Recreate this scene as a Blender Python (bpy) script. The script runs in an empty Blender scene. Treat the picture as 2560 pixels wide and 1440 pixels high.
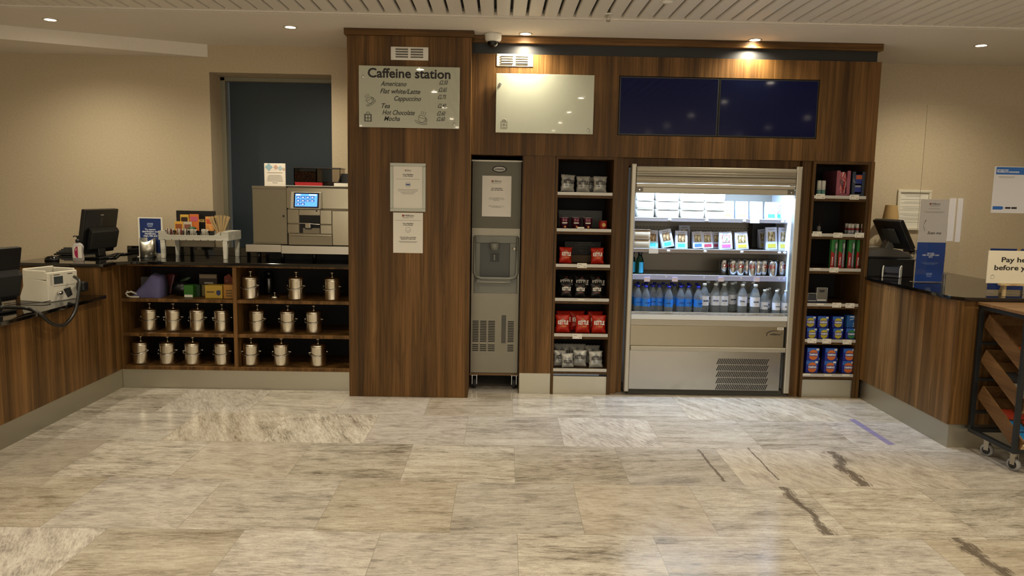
import bpy, math, random
from mathutils import Vector, Matrix
random.seed(7)
PI = math.pi
S = bpy.context.scene
COL = S.collection

# ------------------------------------------------------------------ camera
F_PX, PITCH, YAW, ROLL = 1922.0, .1211, .0183, .0183
CAM = Vector((-.1143, -5.0433, 1.489))
def _rot():
    cp, sp = math.cos(PITCH), math.sin(PITCH); cy, sy = math.cos(YAW), math.sin(YAW); cr, sr = math.cos(ROLL), math.sin(ROLL)
    W = Matrix(((1,0,0),(0,0,-1),(0,1,0)))
    Ry = Matrix(((cy,-sy,0),(sy,cy,0),(0,0,1)))
    Rp = Matrix(((1,0,0),(0,cp,-sp),(0,sp,cp)))
    Rr = Matrix(((cr,-sr,0),(sr,cr,0),(0,0,1)))
    return Rr @ Rp @ W @ Ry
RC = _rot(); RT = RC.transposed()
cd = bpy.data.cameras.new('camera'); cam = bpy.data.objects.new('camera', cd); COL.objects.link(cam)
cd.sensor_fit = 'HORIZONTAL'; cd.sensor_width = 36.0; cd.lens = F_PX/2560*36; cd.clip_start = .05; cd.clip_end = 60
_r, _d, _f = RT @ Vector((1,0,0)), RT @ Vector((0,1,0)), RT @ Vector((0,0,1))
M3 = Matrix((_r, -_d, -_f)).transposed()
cam.matrix_world = Matrix.Translation(CAM) @ M3.to_4x4()
S.camera = cam
def at(px, py, Y=None, X=None, Z=None):
    """world point of the place on the plane Y=, X= or Z= seen at a photo pixel"""
    d = RT @ Vector(((px-1280)/F_PX, (py-720)/F_PX, 1))
    if Y is not None: s = (Y-CAM.y)/d.y
    elif X is not None: s = (X-CAM.x)/d.x
    else: s = (Z-CAM.z)/d.z
    return CAM + d*s

# ------------------------------------------------------------------ light and exposure
vs = S.view_settings
vs.view_transform = 'Standard'; vs.look = 'None'; vs.gamma = 1.0; vs.use_curve_mapping = False; vs.exposure = 0.22
w = bpy.data.worlds.new('world'); S.world = w; w.use_nodes = True
w.node_tree.nodes['Background'].inputs[0].default_value = (.9, .95, 1, 1); w.node_tree.nodes['Background'].inputs[1].default_value = .3
WARM = (1.0, .885, .665)
ZC = 2.61                                   # ceiling height
DOWN_FRONT = [(-3.178,.40), (-1.577,.47), (.05,.52), (1.68,.553), (3.315,.574)]
DOWN_SLAT = [(x, y) for y in (-1.35, -2.9, -4.45, -6.0, -7.5) for x in (-4.1, -2.5, -.86, .81, 2.5, 4.1)]
E_FRONT, E_SLAT = 74.0, 54.0
def spot(x, y, z, e, size=100, blend=.9, col=WARM, r=.035):
    l = bpy.data.lights.new('downlight_beam', 'SPOT'); l.energy = e; l.color = col; l.spot_size = math.radians(size); l.spot_blend = blend; l.shadow_soft_size = r
    o = bpy.data.objects.new('downlight_beam', l); COL.objects.link(o); o.location = (x, y, z); return o
def area(x, y, z, sx, sy, e, col, rot=(0,0,0)):
    l = bpy.data.lights.new('strip_or_fill_light', 'AREA'); l.shape = 'RECTANGLE'; l.size = sx; l.size_y = sy; l.energy = e; l.color = col
    o = bpy.data.objects.new('strip_or_fill_light', l); COL.objects.link(o); o.location = (x, y, z); o.rotation_euler = rot; return o
for x, y in DOWN_FRONT: spot(x, y, ZC-.012, E_FRONT, 150, 1.0)
for x, y in DOWN_SLAT: spot(x, y, ZC-.012, E_SLAT, 140, 1.0)
FRIDGE_LED = (1.47, .684, 1.586)
area(FRIDGE_LED[0], FRIDGE_LED[1], FRIDGE_LED[2]-.012, 1.14, .014, 29.0, (.44, .65, 1.0))
area(.5, -8.8, 1.55, 8.0, 1.8, 62.0, (1.0, .97, .86), (PI/2, 0, 0))     # added ambient fill from behind the camera, no real source

# ------------------------------------------------------------------ materials
def hx(h):
    h = h.lstrip('#'); r = []
    for i in (0,2,4):
        v = int(h[i:i+2],16)/255; r.append(v/12.92 if v <= .04045 else ((v+.055)/1.055)**2.4)
    return (*r, 1)
MATS = {}
def mat(name, color='#888888', rough=.5, metal=0., emit=None, es=0., trans=0., ior=1.45, coat=0., spec=.5, alpha=1.):
    if name in MATS: return MATS[name]
    m = bpy.data.materials.new(name); m.use_nodes = True
    b = m.node_tree.nodes['Principled BSDF']
    col = hx(color) if isinstance(color, str) else (*color, 1) if len(color) == 3 else color
    b.inputs['Base Color'].default_value = col; b.inputs['Roughness'].default_value = rough; b.inputs['Metallic'].default_value = metal
    b.inputs['Specular IOR Level'].default_value = spec
    if trans: b.inputs['Transmission Weight'].default_value = trans; b.inputs['IOR'].default_value = ior
    if coat: b.inputs['Coat Weight'].default_value = coat
    if alpha < 1: b.inputs['Alpha'].default_value = alpha
    if emit: b.inputs['Emission Color'].default_value = hx(emit) if isinstance(emit, str) else (*emit, 1); b.inputs['Emission Strength'].default_value = es
    MATS[name] = m; return m
class NT:
    def __init__(s, m): s.t = m.node_tree; s.b = s.t.nodes['Principled BSDF']
    def n(s, typ, **kw):
        x = s.t.nodes.new(typ)
        for k, v in kw.items(): setattr(x, k, v)
        return x
    def l(s, a, b): s.t.links.new(a, b)
    def m(s, op, a, b=None, c=None, clamp=False):
        x = s.n('ShaderNodeMath', operation=op, use_clamp=clamp)
        for i, v in enumerate((a, b, c)):
            if v is None: continue
            if hasattr(v, 'links'): s.l(v, x.inputs[i])
            else: x.inputs[i].default_value = v
        return x.outputs[0]
    def noise(s, vec, scale=5, detail=4, rough=.5, dist=0., out=0):
        x = s.n('ShaderNodeTexNoise'); s.l(vec, x.inputs['Vector']); x.inputs['Scale'].default_value = scale
        x.inputs['Detail'].default_value = detail; x.inputs['Roughness'].default_value = rough; x.inputs['Distortion'].default_value = dist
        return x.outputs[out]
    def mapping(s, vec, scale=(1,1,1), rot=(0,0,0), loc=(0,0,0)):
        x = s.n('ShaderNodeMapping'); s.l(vec, x.inputs[0]); x.inputs[1].default_value = loc; x.inputs[2].default_value = rot; x.inputs[3].default_value = scale
        return x.outputs[0]
    def ramp(s, fac, stops):
        x = s.n('ShaderNodeValToRGB'); s.l(fac, x.inputs[0]); e = x.color_ramp.elements
        while len(e) < len(stops): e.new(.5)
        for i, (p, c) in enumerate(stops): e[i].position = p; e[i].color = hx(c) if isinstance(c, str) else (*c, 1)
        return x.outputs[0]
    def mix(s, fac, a, b, blend='MIX'):
        x = s.n('ShaderNodeMix', data_type='RGBA', blend_type=blend)
        for i, v in ((0, fac), (6, a), (7, b)):
            if hasattr(v, 'links'): s.l(v, x.inputs[i])
            else: x.inputs[i].default_value = v if i == 0 else (hx(v) if isinstance(v, str) else (*v, 1))
        return x.outputs[2]
    def bump(s, h, strength=.2, dist=.002):
        x = s.n('ShaderNodeBump'); s.l(h, x.inputs['Height']); x.inputs['Strength'].default_value = strength; x.inputs['Distance'].default_value = dist
        s.l(x.outputs[0], s.b.inputs['Normal'])
def wood(name, dark, mid, light, rough=.46, axis='Z', k=1.):
    m = mat(name, mid, rough, spec=.22); t = NT(m); tc = t.n('ShaderNodeTexCoord').outputs['Object']
    big, fine = (11*k, 11*k, .4*k), (85*k, 85*k, 1.6*k)
    if axis == 'X': big, fine = (.35*k, 7*k, 7*k), (1.6*k, 70*k, 70*k)
    if axis == 'Y': big, fine = (7*k, .35*k, 7*k), (70*k, 1.6*k, 70*k)
    n1 = t.noise(t.mapping(tc, big), 1.0, 4, .55, .55)
    n2 = t.noise(t.mapping(tc, fine), 1.0, 5, .6, .3)
    s = t.m('ADD', t.m('MULTIPLY', n1, .64), t.m('MULTIPLY', n2, .36))
    c = t.ramp(s, [(.34, dark), (.5, mid), (.64, light)])
    wv = t.m('ABSOLUTE', t.m('SUBTRACT', t.m('FRACT', t.m('MULTIPLY', n1, 7.0)), .5))
    c = t.mix(t.m('MULTIPLY', t.m('SUBTRACT', 1.0, t.m('MULTIPLY', wv, 9.0), clamp=True), .38), c, dark)
    t.l(c, t.b.inputs['Base Color']); t.l(t.m('ADD', t.m('MULTIPLY', n2, .15), rough-.07), t.b.inputs['Roughness'])
    return m
WALNUT = wood('walnut_veneer', '#37240e', '#5e4220', '#805c33')
WALNUT_EDGE = wood('walnut_edging', '#3c2812', '#50381b', '#5c4221', .5)
WALNUT_X = wood('walnut_across', '#37240e', '#5e4220', '#805c33', axis='X')
WALNUT_IN = wood('walnut_lining', '#2a1c0e', '#3a2815', '#48331d', .5)
PALEWOOD = wood('cart_board', '#5a4027', '#785a3b', '#8d6e4c', .5, 'X')
TRAYWOOD = wood('tray_board', '#4d351d', '#66492b', '#7a5a38', .5, 'Y')
PINE = wood('pine', '#9c8259', '#b39a70', '#c6b088', .6, 'Z', 2.5)
def steel(name, col, rough, metal=1., axis='X', amt=.12):
    m = mat(name, col, rough, metal); t = NT(m); tc = t.n('ShaderNodeTexCoord').outputs['Object']
    sc = {'X': (2, 300, 300), 'Z': (300, 300, 2), 'N': (6, 6, 6)}[axis]
    n = t.noise(t.mapping(tc, sc), 1.0, 3, .6)
    t.l(t.m('ADD', t.m('MULTIPLY', n, amt), rough-amt/2), t.b.inputs['Roughness']); t.bump(n, .04, .0005)
    return m
STEEL = steel('brushed_steel', '#b9b4a8', .34)
STEEL_V = steel('brushed_steel_upright', '#787366', .34, axis='Z')
PLINTH = steel('plinth_steel', '#b5b0a0', .42)
MIRROR = steel('bright_steel', '#dcd5c5', .20, axis='N', amt=.05)
ALU = steel('aluminium', '#a8a293', .42, .85)
ALU_V = steel('aluminium_upright', '#b0aa9c', .42, .85, 'Z')
WHITE_ALU = mat('pale_strip', '#b9b6ad', .45, .3)
CHROME = mat('chrome', '#d8d8d8', .07, 1.)
BLACK = mat('black_plastic', '#0c0c0d', .38)
BLACKM = mat('black_matt', '#121211', .7)
DARKIN = mat('dark_lining', '#151210', .8)
BLACKMETAL = mat('black_powdercoat', '#15181b', .45, .2)
GREYP = mat('grey_plastic', '#77786f', .45)
DGREY = mat('dark_grey_plastic', '#2c2d2c', .5)
WHITEP = mat('white_plastic', '#d9d8d0', .38)
CREAM = mat('cream_plastic', '#d6d0c0', .45)
PAPER = mat('white_paper', '#e4e0d6', .7)
PAPERW = mat('paper_card', '#dcd8cb', .6)
INK = mat('black_ink', '#1c1718', .6)
GREYINK = mat('grey_ink', '#6b6a68', .6)
FADE = mat('faded_ink', '#8f8b85', .7)
BLUE = mat('sign_blue', '#0f3f93', .35)
BLUED = mat('dark_sign_blue', '#122c66', .35)
WHITEINK = mat('white_ink', '#dfe4ee', .5)
REDINK = mat('red_ink', '#8e3430', .6)
ACRYL = mat('clear_acrylic', '#ffffff', .02, trans=1., ior=1.10)
RUBBER = mat('rubber', '#26262a', .7)
def glass(name, col, rough=.03, ior=1.33):
    return mat(name, col, rough, trans=1., ior=ior)
PET = mat('clear_bottle', '#eaf2f6', .07, trans=.90, ior=1.13)
GREENGL = glass('green_bottle_glass', '#2f8f5c', .05, 1.3)
def granite():
    m = mat('black_granite', '#0b0a09', .05, spec=.9); t = NT(m); tc = t.n('ShaderNodeTexCoord').outputs['Object']
    n = t.noise(tc, 220, 2, .5); c = t.ramp(n, [(.6, '#0a0908'), (.72, '#2a2622')]); t.l(c, t.b.inputs['Base Color']); return m
GRANITE = granite()
def plaster(name, col, amt=.06, sc=260, rough=.85):
    m = mat(name, col, rough); t = NT(m); tc = t.n('ShaderNodeTexCoord').outputs['Object']
    n = t.noise(tc, sc, 3, .6); t.bump(n, .12, .001)
    c0 = hx(col); lo = tuple(v*(1-amt) for v in c0[:3]); hi = tuple(min(1, v*(1+amt)) for v in c0[:3])
    t.l(t.ramp(t.noise(tc, 60, 4, .6), [(.3, lo), (.7, hi)]), t.b.inputs['Base Color']); return m
WALL = plaster('wallpaper_beige', '#b8a98f')
CEIL = plaster('ceiling_paint', '#dcd5ca', .02)
SLAT = plaster('slat_paint', '#d6d0c6', .02, rough=.5)
SLATGAP = mat('slat_void', '#3d3b3c', .8)
def floor_mat():
    m = mat('veined_stone_tiles', '#a89e8c', .2); t = NT(m); tc = t.n('ShaderNodeTexCoord').outputs['Object']
    v = t.mapping(tc, rot=(0,0,.007)); sp = t.n('ShaderNodeSeparateXYZ'); t.l(v, sp.inputs[0]); x, y = sp.outputs[0], sp.outputs[1]
    vr = t.m('DIVIDE', y, .6); row = t.m('FLOOR', vr); odd = t.m('ABSOLUTE', t.m('MODULO', row, 2.0))
    u = t.m('ADD', t.m('DIVIDE', x, .6), t.m('MULTIPLY', odd, .5)); col = t.m('FLOOR', u)
    fu, fv = t.m('FRACT', u), t.m('FRACT', vr)
    edge = t.m('MINIMUM', t.m('MINIMUM', fu, t.m('SUBTRACT', 1.0, fu)), t.m('MINIMUM', fv, t.m('SUBTRACT', 1.0, fv)))
    grout = t.m('LESS_THAN', edge, .0022)
    cb = t.n('ShaderNodeCombineXYZ'); t.l(col, cb.inputs[0]); t.l(row, cb.inputs[1]); cb.inputs[2].default_value = 3.7
    wn = t.n('ShaderNodeTexWhiteNoise', noise_dimensions='3D'); t.l(cb.outputs[0], wn.inputs['Vector'])
    rnd = wn.outputs['Value']; sc = t.n('ShaderNodeSeparateColor'); t.l(wn.outputs['Color'], sc.inputs[0]); r2, r3, r4 = sc.outputs
    off = t.n('ShaderNodeVectorMath', operation='SCALE'); t.l(wn.outputs['Color'], off.inputs[0]); off.inputs['Scale'].default_value = 40
    ad = t.n('ShaderNodeVectorMath', operation='ADD'); t.l(v, ad.inputs[0]); t.l(off.outputs[0], ad.inputs[1])
    ang = t.m('ADD', t.m('MULTIPLY', t.m('GREATER_THAN', rnd, .76), 1.05), t.m('MULTIPLY', t.m('SUBTRACT', r2, .5), .22))
    rt = t.n('ShaderNodeVectorRotate', rotation_type='Z_AXIS'); t.l(ad.outputs[0], rt.inputs['Vector']); t.l(ang, rt.inputs['Angle'])
    p = rt.outputs[0]
    streak = t.mix(t.m('GREATER_THAN', r4, .68), t.noise(t.mapping(p, (2.0, 15, 1)), 1.0, 10, .66, .35), t.noise(t.mapping(p, (3.2, 7, 1)), 1.0, 10, .68, 2.2))
    streak2 = t.noise(t.mapping(p, (13, 85, 1)), 1.0, 8, .74, .8)
    cloud = t.noise(t.mapping(p, (2.6, 4.0, 1)), 1.0, 8, .66, 1.2)
    speck = t.noise(p, 150, 2, .6)
    s = t.m('ADD', t.m('ADD', t.m('MULTIPLY', streak, .30), t.m('MULTIPLY', streak2, .44)), t.m('MULTIPLY', cloud, .26))
    c = t.ramp(s, [(.395, '#61584d'), (.45, '#8e8679'), (.505, '#aca497'), (.59, '#c4beb1')])
    # thin dark veins where a second noise lets them
    vein = t.m('ABSOLUTE', t.m('SUBTRACT', t.noise(t.mapping(p, (1.3, 8, 1)), 1.0, 8, .6, 1.8), .5))
    vm = t.m('MULTIPLY', t.m('SUBTRACT', 1.0, t.m('MULTIPLY', vein, 60.0), clamp=True), t.m('MULTIPLY', t.m('SUBTRACT', cloud, .5, clamp=True), 5.0, clamp=True))
    c = t.mix(t.m('MULTIPLY', vm, .7), c, '#5d5048')
    c = t.mix(t.m('MULTIPLY', t.m('SUBTRACT', speck, .60, clamp=True), 6.0, clamp=True), c, '#6a5d50')
    # slab tone: some creamier, some greyer, some browner
    c = t.mix(t.m('MULTIPLY', t.m('POWER', r3, 2.2), .30), c, '#a28f6c'); c = t.mix(t.m('MULTIPLY', r4, .25), c, '#aea9ab')
    tone = t.m('ADD', t.m('MULTIPLY', r2, .30), .82)
    cc = t.n('ShaderNodeCombineColor')
    for i in range(3): t.l(tone, cc.inputs[i])
    c = t.mix(1.0, c, cc.outputs[0], 'MULTIPLY')
    # the few bold dark veins of the slabs
    wob = t.noise(tc, 14, 8, .72, .8); wob2 = t.noise(t.mapping(tc, (60, 60, 1)), 1.0, 4, .7)
    for (a, b, wd) in (((2072,1128),(2165,1216),.058), ((1952,1217),(2085,1338),.038), ((2385,1344),(2530,1450),.042), ((1870,1119),(1945,1200),.007),
                       ((1745,1124),(1812,1204),.012), ((1262,1154),(1545,1201),.003)):
        A, Bq = at(*a, Z=0), at(*b, Z=0); L = (Bq-A).length; an = math.atan2(Bq.y-A.y, Bq.x-A.x)
        mp = t.mapping(t.mapping(tc, loc=(-A.x, -A.y, 0)), rot=(0,0,-an)); sq = t.n('ShaderNodeSeparateXYZ'); t.l(mp, sq.inputs[0])
        along = t.m('DIVIDE', sq.outputs[0], L); inside = t.m('MULTIPLY', t.m('GREATER_THAN', along, 0.), t.m('LESS_THAN', along, 1.))
        w1 = t.noise(t.mapping(mp, (5, 3, 1), loc=(a[0], 0, 0)), 1.0, 3, .5); w2 = t.noise(t.mapping(mp, (16, 80, 1)), 1.0, 6, .7, 1.2)
        d = t.m('ABSOLUTE', t.m('ADD', sq.outputs[1], t.m('MULTIPLY', t.m('SUBTRACT', w1, .5), wd*4.5 if wd > .005 else 0.)))
        k = t.m('SUBTRACT', 1.0, t.m('DIVIDE', d, wd), clamp=True)
        if wd > .005: k = t.m('MULTIPLY', t.m('SUBTRACT', t.m('ADD', w2, t.m('MULTIPLY', k, .30)), .56), 7.0, clamp=True) if True else k; k = t.m('MULTIPLY', k, t.m('GREATER_THAN', t.m('SUBTRACT', wd, d), 0.))
        k = t.m('MULTIPLY', k, t.m('MULTIPLY', inside, .85), clamp=True)
        c = t.mix(k, c, '#524840')
    c = t.mix(t.m('MULTIPLY', grout, .7), c, '#7d766b')
    t.l(c, t.b.inputs['Base Color'])
    t.l(t.m('ADD', t.m('MULTIPLY', streak2, .10), .13), t.b.inputs['Roughness'])
    t.bump(t.m('SUBTRACT', 1.0, grout), .25, .0008)
    return m
FLOORM = floor_mat()

# ------------------------------------------------------------------ mesh building
class B:
    def __init__(s): s.v, s.f, s.mi, s.sm, s.mats = [], [], [], [], []
    def _m(s, m):
        if m not in s.mats: s.mats.append(m)
        return s.mats.index(m)
    def add(s, vs, fs, m, smooth=False):
        o = len(s.v); s.v += [Vector(v) for v in vs]; k = s._m(m)
        for f in fs: s.f.append([i+o for i in f]); s.mi.append(k); s.sm.append(smooth)
        return s
    def box(s, x0, x1, y0, y1, z0, z1, m):
        return s.add([(x,y,z) for z in (z0,z1) for y in (y0,y1) for x in (x0,x1)],
                     [(0,2,3,1),(4,5,7,6),(0,1,5,4),(2,6,7,3),(0,4,6,2),(1,3,7,5)], m)
    def rot(s, n0, rz=0, c=(0,0,0), ax='Z'):
        R = Matrix.Rotation(rz, 3, ax); c = Vector(c)
        for i in range(n0, len(s.v)): s.v[i] = R @ (s.v[i]-c) + c
        return s
    def lathe(s, prof, m, c=(0,0,0), n=24, axis='Z', smooth=True, caps=True, sy=1.):
        vs = []; fs = []
        for r, z in prof:
            for i in range(n):
                a = 2*PI*i/n; p = (r*math.cos(a), r*math.sin(a)*sy, z)
                if axis == 'Y': p = (p[0], p[2], p[1])
                if axis == 'X': p = (p[2], p[0], p[1])
                vs.append((p[0]+c[0], p[1]+c[1], p[2]+c[2]))
        for k in range(len(prof)-1):
            for i in range(n):
                j = (i+1) % n; fs.append((k*n+i, k*n+j, (k+1)*n+j, (k+1)*n+i))
        s.add(vs, fs, m, smooth)
        if caps:
            o = len(s.v)-len(vs); mi = s._m(m)
            if prof[0][0] > 1e-5: s.f.append([o+i for i in range(n-1,-1,-1)]); s.mi.append(mi); s.sm.append(False)
            if prof[-1][0] > 1e-5: s.f.append([o+(len(prof)-1)*n+i for i in range(n)]); s.mi.append(mi); s.sm.append(False)
        return s
    def cyl(s, c, r, h, m, axis='Z', n=20, r2=None):
        return s.lathe([(r,0),(r if r2 is None else r2, h)], m, c, n, axis)
    def tube(s, pts, r, m, n=8, closed=False):
        pts = [Vector(p) for p in pts]; vs, fs = [], []; N = len(pts); up = Vector((0,0,1))
        for i, p in enumerate(pts):
            a = pts[i-1] if (i or closed) else p; b = pts[(i+1) % N] if (i < N-1 or closed) else p
            t = (b-a).normalized(); u = t.cross(up)
            if u.length < .05: u = t.cross(Vector((0,1,0)))
            u.normalize(); v = t.cross(u).normalized(); rr = r[i] if isinstance(r, (list, tuple)) else r
            for k in range(n): q = 2*PI*k/n; vs.append(p+u*math.cos(q)*rr+v*math.sin(q)*rr)
        for i in range(N if closed else N-1):
            for k in range(n):
                l = (k+1) % n; j = (i+1) % N; fs.append((i*n+k, i*n+l, j*n+l, j*n+k))
        if not closed: fs.append(tuple(range(n-1,-1,-1))); fs.append(tuple((N-1)*n+k for k in range(n)))
        return s.add(vs, fs, m, True)
    def prism(s, poly, a, b, m, axis='Y'):
        """polygon of two coordinates, pushed along axis from a to b"""
        n = len(poly)
        f = {'Y': lambda p, q: (p[0], q, p[1]), 'X': lambda p, q: (q, p[0], p[1]), 'Z': lambda p, q: (p[0], p[1], q)}[axis]
        vs = [f(p, a) for p in poly]+[f(p, b) for p in poly]
        fs = [tuple(range(n)), tuple(range(2*n-1, n-1, -1))]+[(i, i+n, (i+1) % n+n, (i+1) % n) for i in range(n)]
        return s.add(vs, fs, m)
    def slab(s, c, m, t):
        """quad c (4 points) given thickness t along its normal"""
        c = [Vector(p) for p in c]; nrm = (c[1]-c[0]).cross(c[3]-c[0]).normalized()*t
        vs = c+[p+nrm for p in c]
        return s.add(vs, [(0,1,2,3),(7,6,5,4),(0,4,5,1),(1,5,6,2),(2,6,7,3),(3,7,4,0)], m)
    def build(s, name, parent=None, bev=0., label=None, cat=None, group=None, kind=None, sub=0, origin=None):
        me = bpy.data.meshes.new(name)
        if parent is not None:
            off = Vector((0,0,0)); q = parent
            while q: off += q.location; q = q.parent
            loc = Vector((0,0,0))
        else:
            if origin is None:
                xs = [v.x for v in s.v]; ys = [v.y for v in s.v]; zs = [v.z for v in s.v]
                off = Vector(((min(xs)+max(xs))/2, (min(ys)+max(ys))/2, min(zs)))
            else: off = Vector(origin)
            loc = off
        me.from_pydata([v-off for v in s.v], [], s.f)
        for m in s.mats: me.materials.append(m)
        for i, p in enumerate(me.polygons): p.material_index = s.mi[i]; p.use_smooth = s.sm[i]
        import bmesh
        bm = bmesh.new(); bm.from_mesh(me); bmesh.ops.recalc_face_normals(bm, faces=bm.faces); bm.to_mesh(me); bm.free()
        o = bpy.data.objects.new(name, me); COL.objects.link(o); o.location = loc
        if parent is not None: o.parent = parent
        if bev: b = o.modifiers.new('bevel', 'BEVEL'); b.width = bev; b.segments = 2; b.limit_method = 'ANGLE'; b.angle_limit = .7
        if sub: b = o.modifiers.new('sub', 'SUBSURF'); b.levels = sub; b.render_levels = sub
        if label: o['label'] = label
        if cat: o['category'] = cat
        if group: o['group'] = group
        if kind: o['kind'] = kind
        return o
def thing(name, label, cat, loc=(0,0,0), group=None):
    o = bpy.data.objects.new(name, None); COL.objects.link(o); o.location = loc; o.empty_display_size = .05
    o['label'] = label; o['category'] = cat
    if group: o['group'] = group
    return o
def dup(root, loc, rz=None, label=None, group=None, rot=None, sc=None):
    def cp(o, par):
        c = o.copy(); COL.objects.link(c)
        if par: c.parent = par
        for ch in o.children: cp(ch, c)
        return c
    r = cp(root, None); r.location = loc
    if rz is not None: r.rotation_euler = (0,0,rz)
    if rot is not None: r.rotation_euler = rot
    if sc: r.scale = sc
    if label: r['label'] = label
    if group: r['group'] = group
    return r
class Proto:
    """first use moves the built thing itself, later uses copy it"""
    def __init__(s, o): s.o = o; s.used = False
    def put(s, loc, rz=0., label=None, group=None, rot=None, sc=None):
        if s.used: return dup(s.o, loc, rz, label, group, rot, sc)
        s.used = True; o = s.o; o.location = loc; o.rotation_euler = rot if rot is not None else (0,0,rz)
        if sc: o.scale = sc
        if label: o['label'] = label
        if group: o['group'] = group
        return o
TXT = {}
def txt(s, size, m, parent, pos, rot=(PI/2,0,0), width=None, bold=0., shear=0., align='CENTER', name='lettering', local=False, ext=.0004, sy=1.):
    """lettering as a mesh; size is the height of a capital in metres; pos in world (or parent's) coordinates"""
    key = (s, round(size,5), bold, shear, align, m.name, width, ext, sy)
    if key not in TXT:
        cu = bpy.data.curves.new('t', 'FONT'); cu.body = s; cu.size = size/.69; cu.align_x = align; cu.align_y = 'CENTER'; cu.extrude = ext
        cu.offset = bold*size; cu.shear = shear; cu.resolution_u = 3; cu.space_line = .9
        o = bpy.data.objects.new('t', cu); COL.objects.link(o); bpy.context.view_layer.update()
        me = bpy.data.meshes.new_from_object(o.evaluated_get(bpy.context.evaluated_depsgraph_get()))
        bpy.data.objects.remove(o); bpy.data.curves.remove(cu)
        if me.vertices:
            xs = [v.co.x for v in me.vertices]; k = width/(max(xs)-min(xs)) if width else 1.
            for v in me.vertices: v.co.x *= k; v.co.y *= sy
        me.materials.clear(); me.materials.append(m); TXT[key] = me
    o = bpy.data.objects.new(name, TXT[key]); COL.objects.link(o); p = Vector(pos)
    if parent is not None:
        o.parent = parent
        if not local:
            q = parent
            while q: p = p-q.location; q = q.parent
    o.location = p; o.rotation_euler = rot
    return o
def rod(a, b, r, m, n=8): return B().tube([a, b], r, m, n)
# ================================================================== setting
def struct(b, name, bev=0., parent=None):
    return b.build(name, parent, bev, kind=None if parent else 'structure', origin=(0,0,0) if parent is None else None)
struct(B().box(-5.2, 5.7, -9.1, 1.7, -.05, 0, FLOORM), 'floor')
struct(B().box(-5.2, 5.7, .05, 1.75, ZC, ZC+.1, CEIL).box(-5.2, 5.7, .05, .075, ZC-.006, ZC, CEIL).box(-5.2, 5.7, .02, .035, ZC-.004, ZC+.03, CEIL), 'ceiling')
# slatted ceiling towards the room
sb = B().box(-5.2, 5.7, -9.1, .05, ZC+.055, ZC+.1, SLATGAP)
x = -5.15; i = 0
while x < 5.65:
    y = .018
    cuts = sorted([-(1.0+((i*7) % 11)*.33), -(4.4+((i*5) % 9)*.35)], reverse=True)+[-9.1]
    for q in cuts:
        sb.prism([(x, ZC+.012), (x+.004, ZC+.004), (x+.080, ZC+.004), (x+.084, ZC+.012), (x+.084, ZC+.03), (x, ZC+.03)], q+.002, y, SLAT, 'Y'); y = q
    x += .1; i += 1
struct(sb, 'ceiling_slats')
RX0, RX1, RZ = -2.412, -1.456, 2.40        # recess opening of the door
wb = B()
wb.box(-5.0, RX0, 1.2, 1.6, 0, ZC, WALL).box(RX1, -.32, 1.2, 1.6, 0, ZC, WALL).box(RX0, RX1, 1.2, 1.6, RZ, ZC, WALL).box(RX0, RX1, 1.2, 1.6, 0, .93, WALL)
struct(wb, 'wall_back')
struct(B().box(2.4, 5.5, 1.38, 1.6, 0, ZC, WALL), 'wall_back_right')
struct(B().box(-5.1, -5.0, -9.0, 1.6, 0, ZC+.05, WALL), 'wall_left')
struct(B().box(5.4, 5.5, -9.0, 1.5, 0, ZC+.05, WALL), 'wall_right')
struct(B().box(-5.0, 5.4, -9.1, -9.0, 0, ZC+.05, WALL), 'wall_front')
# ceiling drop over the left counter
struct(B().prism([(-2.42,1.199), (-3.658,.616), (-5.0,-.02), (-5.0,1.199)], 2.514, ZC, CEIL, 'Z'), 'trim_1')
wn = struct(B().box(-3.6, 4.6, -9.0, -8.96, .58, 2.52, mat('window_or_fill_reveal', '#cfcabf', .6)), 'fill_light_panel')  # added glowing panel shaped like glazing, out of view, part of the ambient fill
B().box(-3.5, 4.5, -8.97, -8.955, .65, 2.45, mat('fill_glow', '#efe6d6', .1, emit='#ffe9cc', es=.5)).build('window_or_fill_pane', wn)

for k in range(1, 6): B().box(-3.5+k*1.333-.02, -3.5+k*1.333+.02, -8.95, -8.93, .65, 2.45, mat('fill_panel_bar', '#b9b5ab', .5)).build('fill_panel_bar', wn)
w2 = struct(B().box(5.36, 5.399, -4.42, -3.82, .84, 1.60, mat('window_or_fill_reveal')), 'window_2')
for ya, yb_ in ((-4.16,-4.04),(-3.99,-3.90)): B().box(5.352, 5.3595, ya, yb_, .90, 1.54, mat('daylight_pane', '#dfe9f2', .1, emit='#e6efff', es=3.5)).build('window_or_fill_pane', w2)
# dark blue door at the back of the recess
DOORM = plaster('door_paint', '#22303a', .04, 300, .5)
dr = struct(B().box(-2.36, -1.2, 1.50, 1.54, .90, 2.365, DOORM), 'door_1')
B().box(-2.44, -2.375, 1.44, 1.56, .90, 2.40, mat('door_frame_paint', '#7f7b68', .5)).box(-2.44, -1.2, 1.44, 1.56, 2.368, 2.40, mat('door_frame_paint')).build('door_frame', dr, .004)

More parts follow.
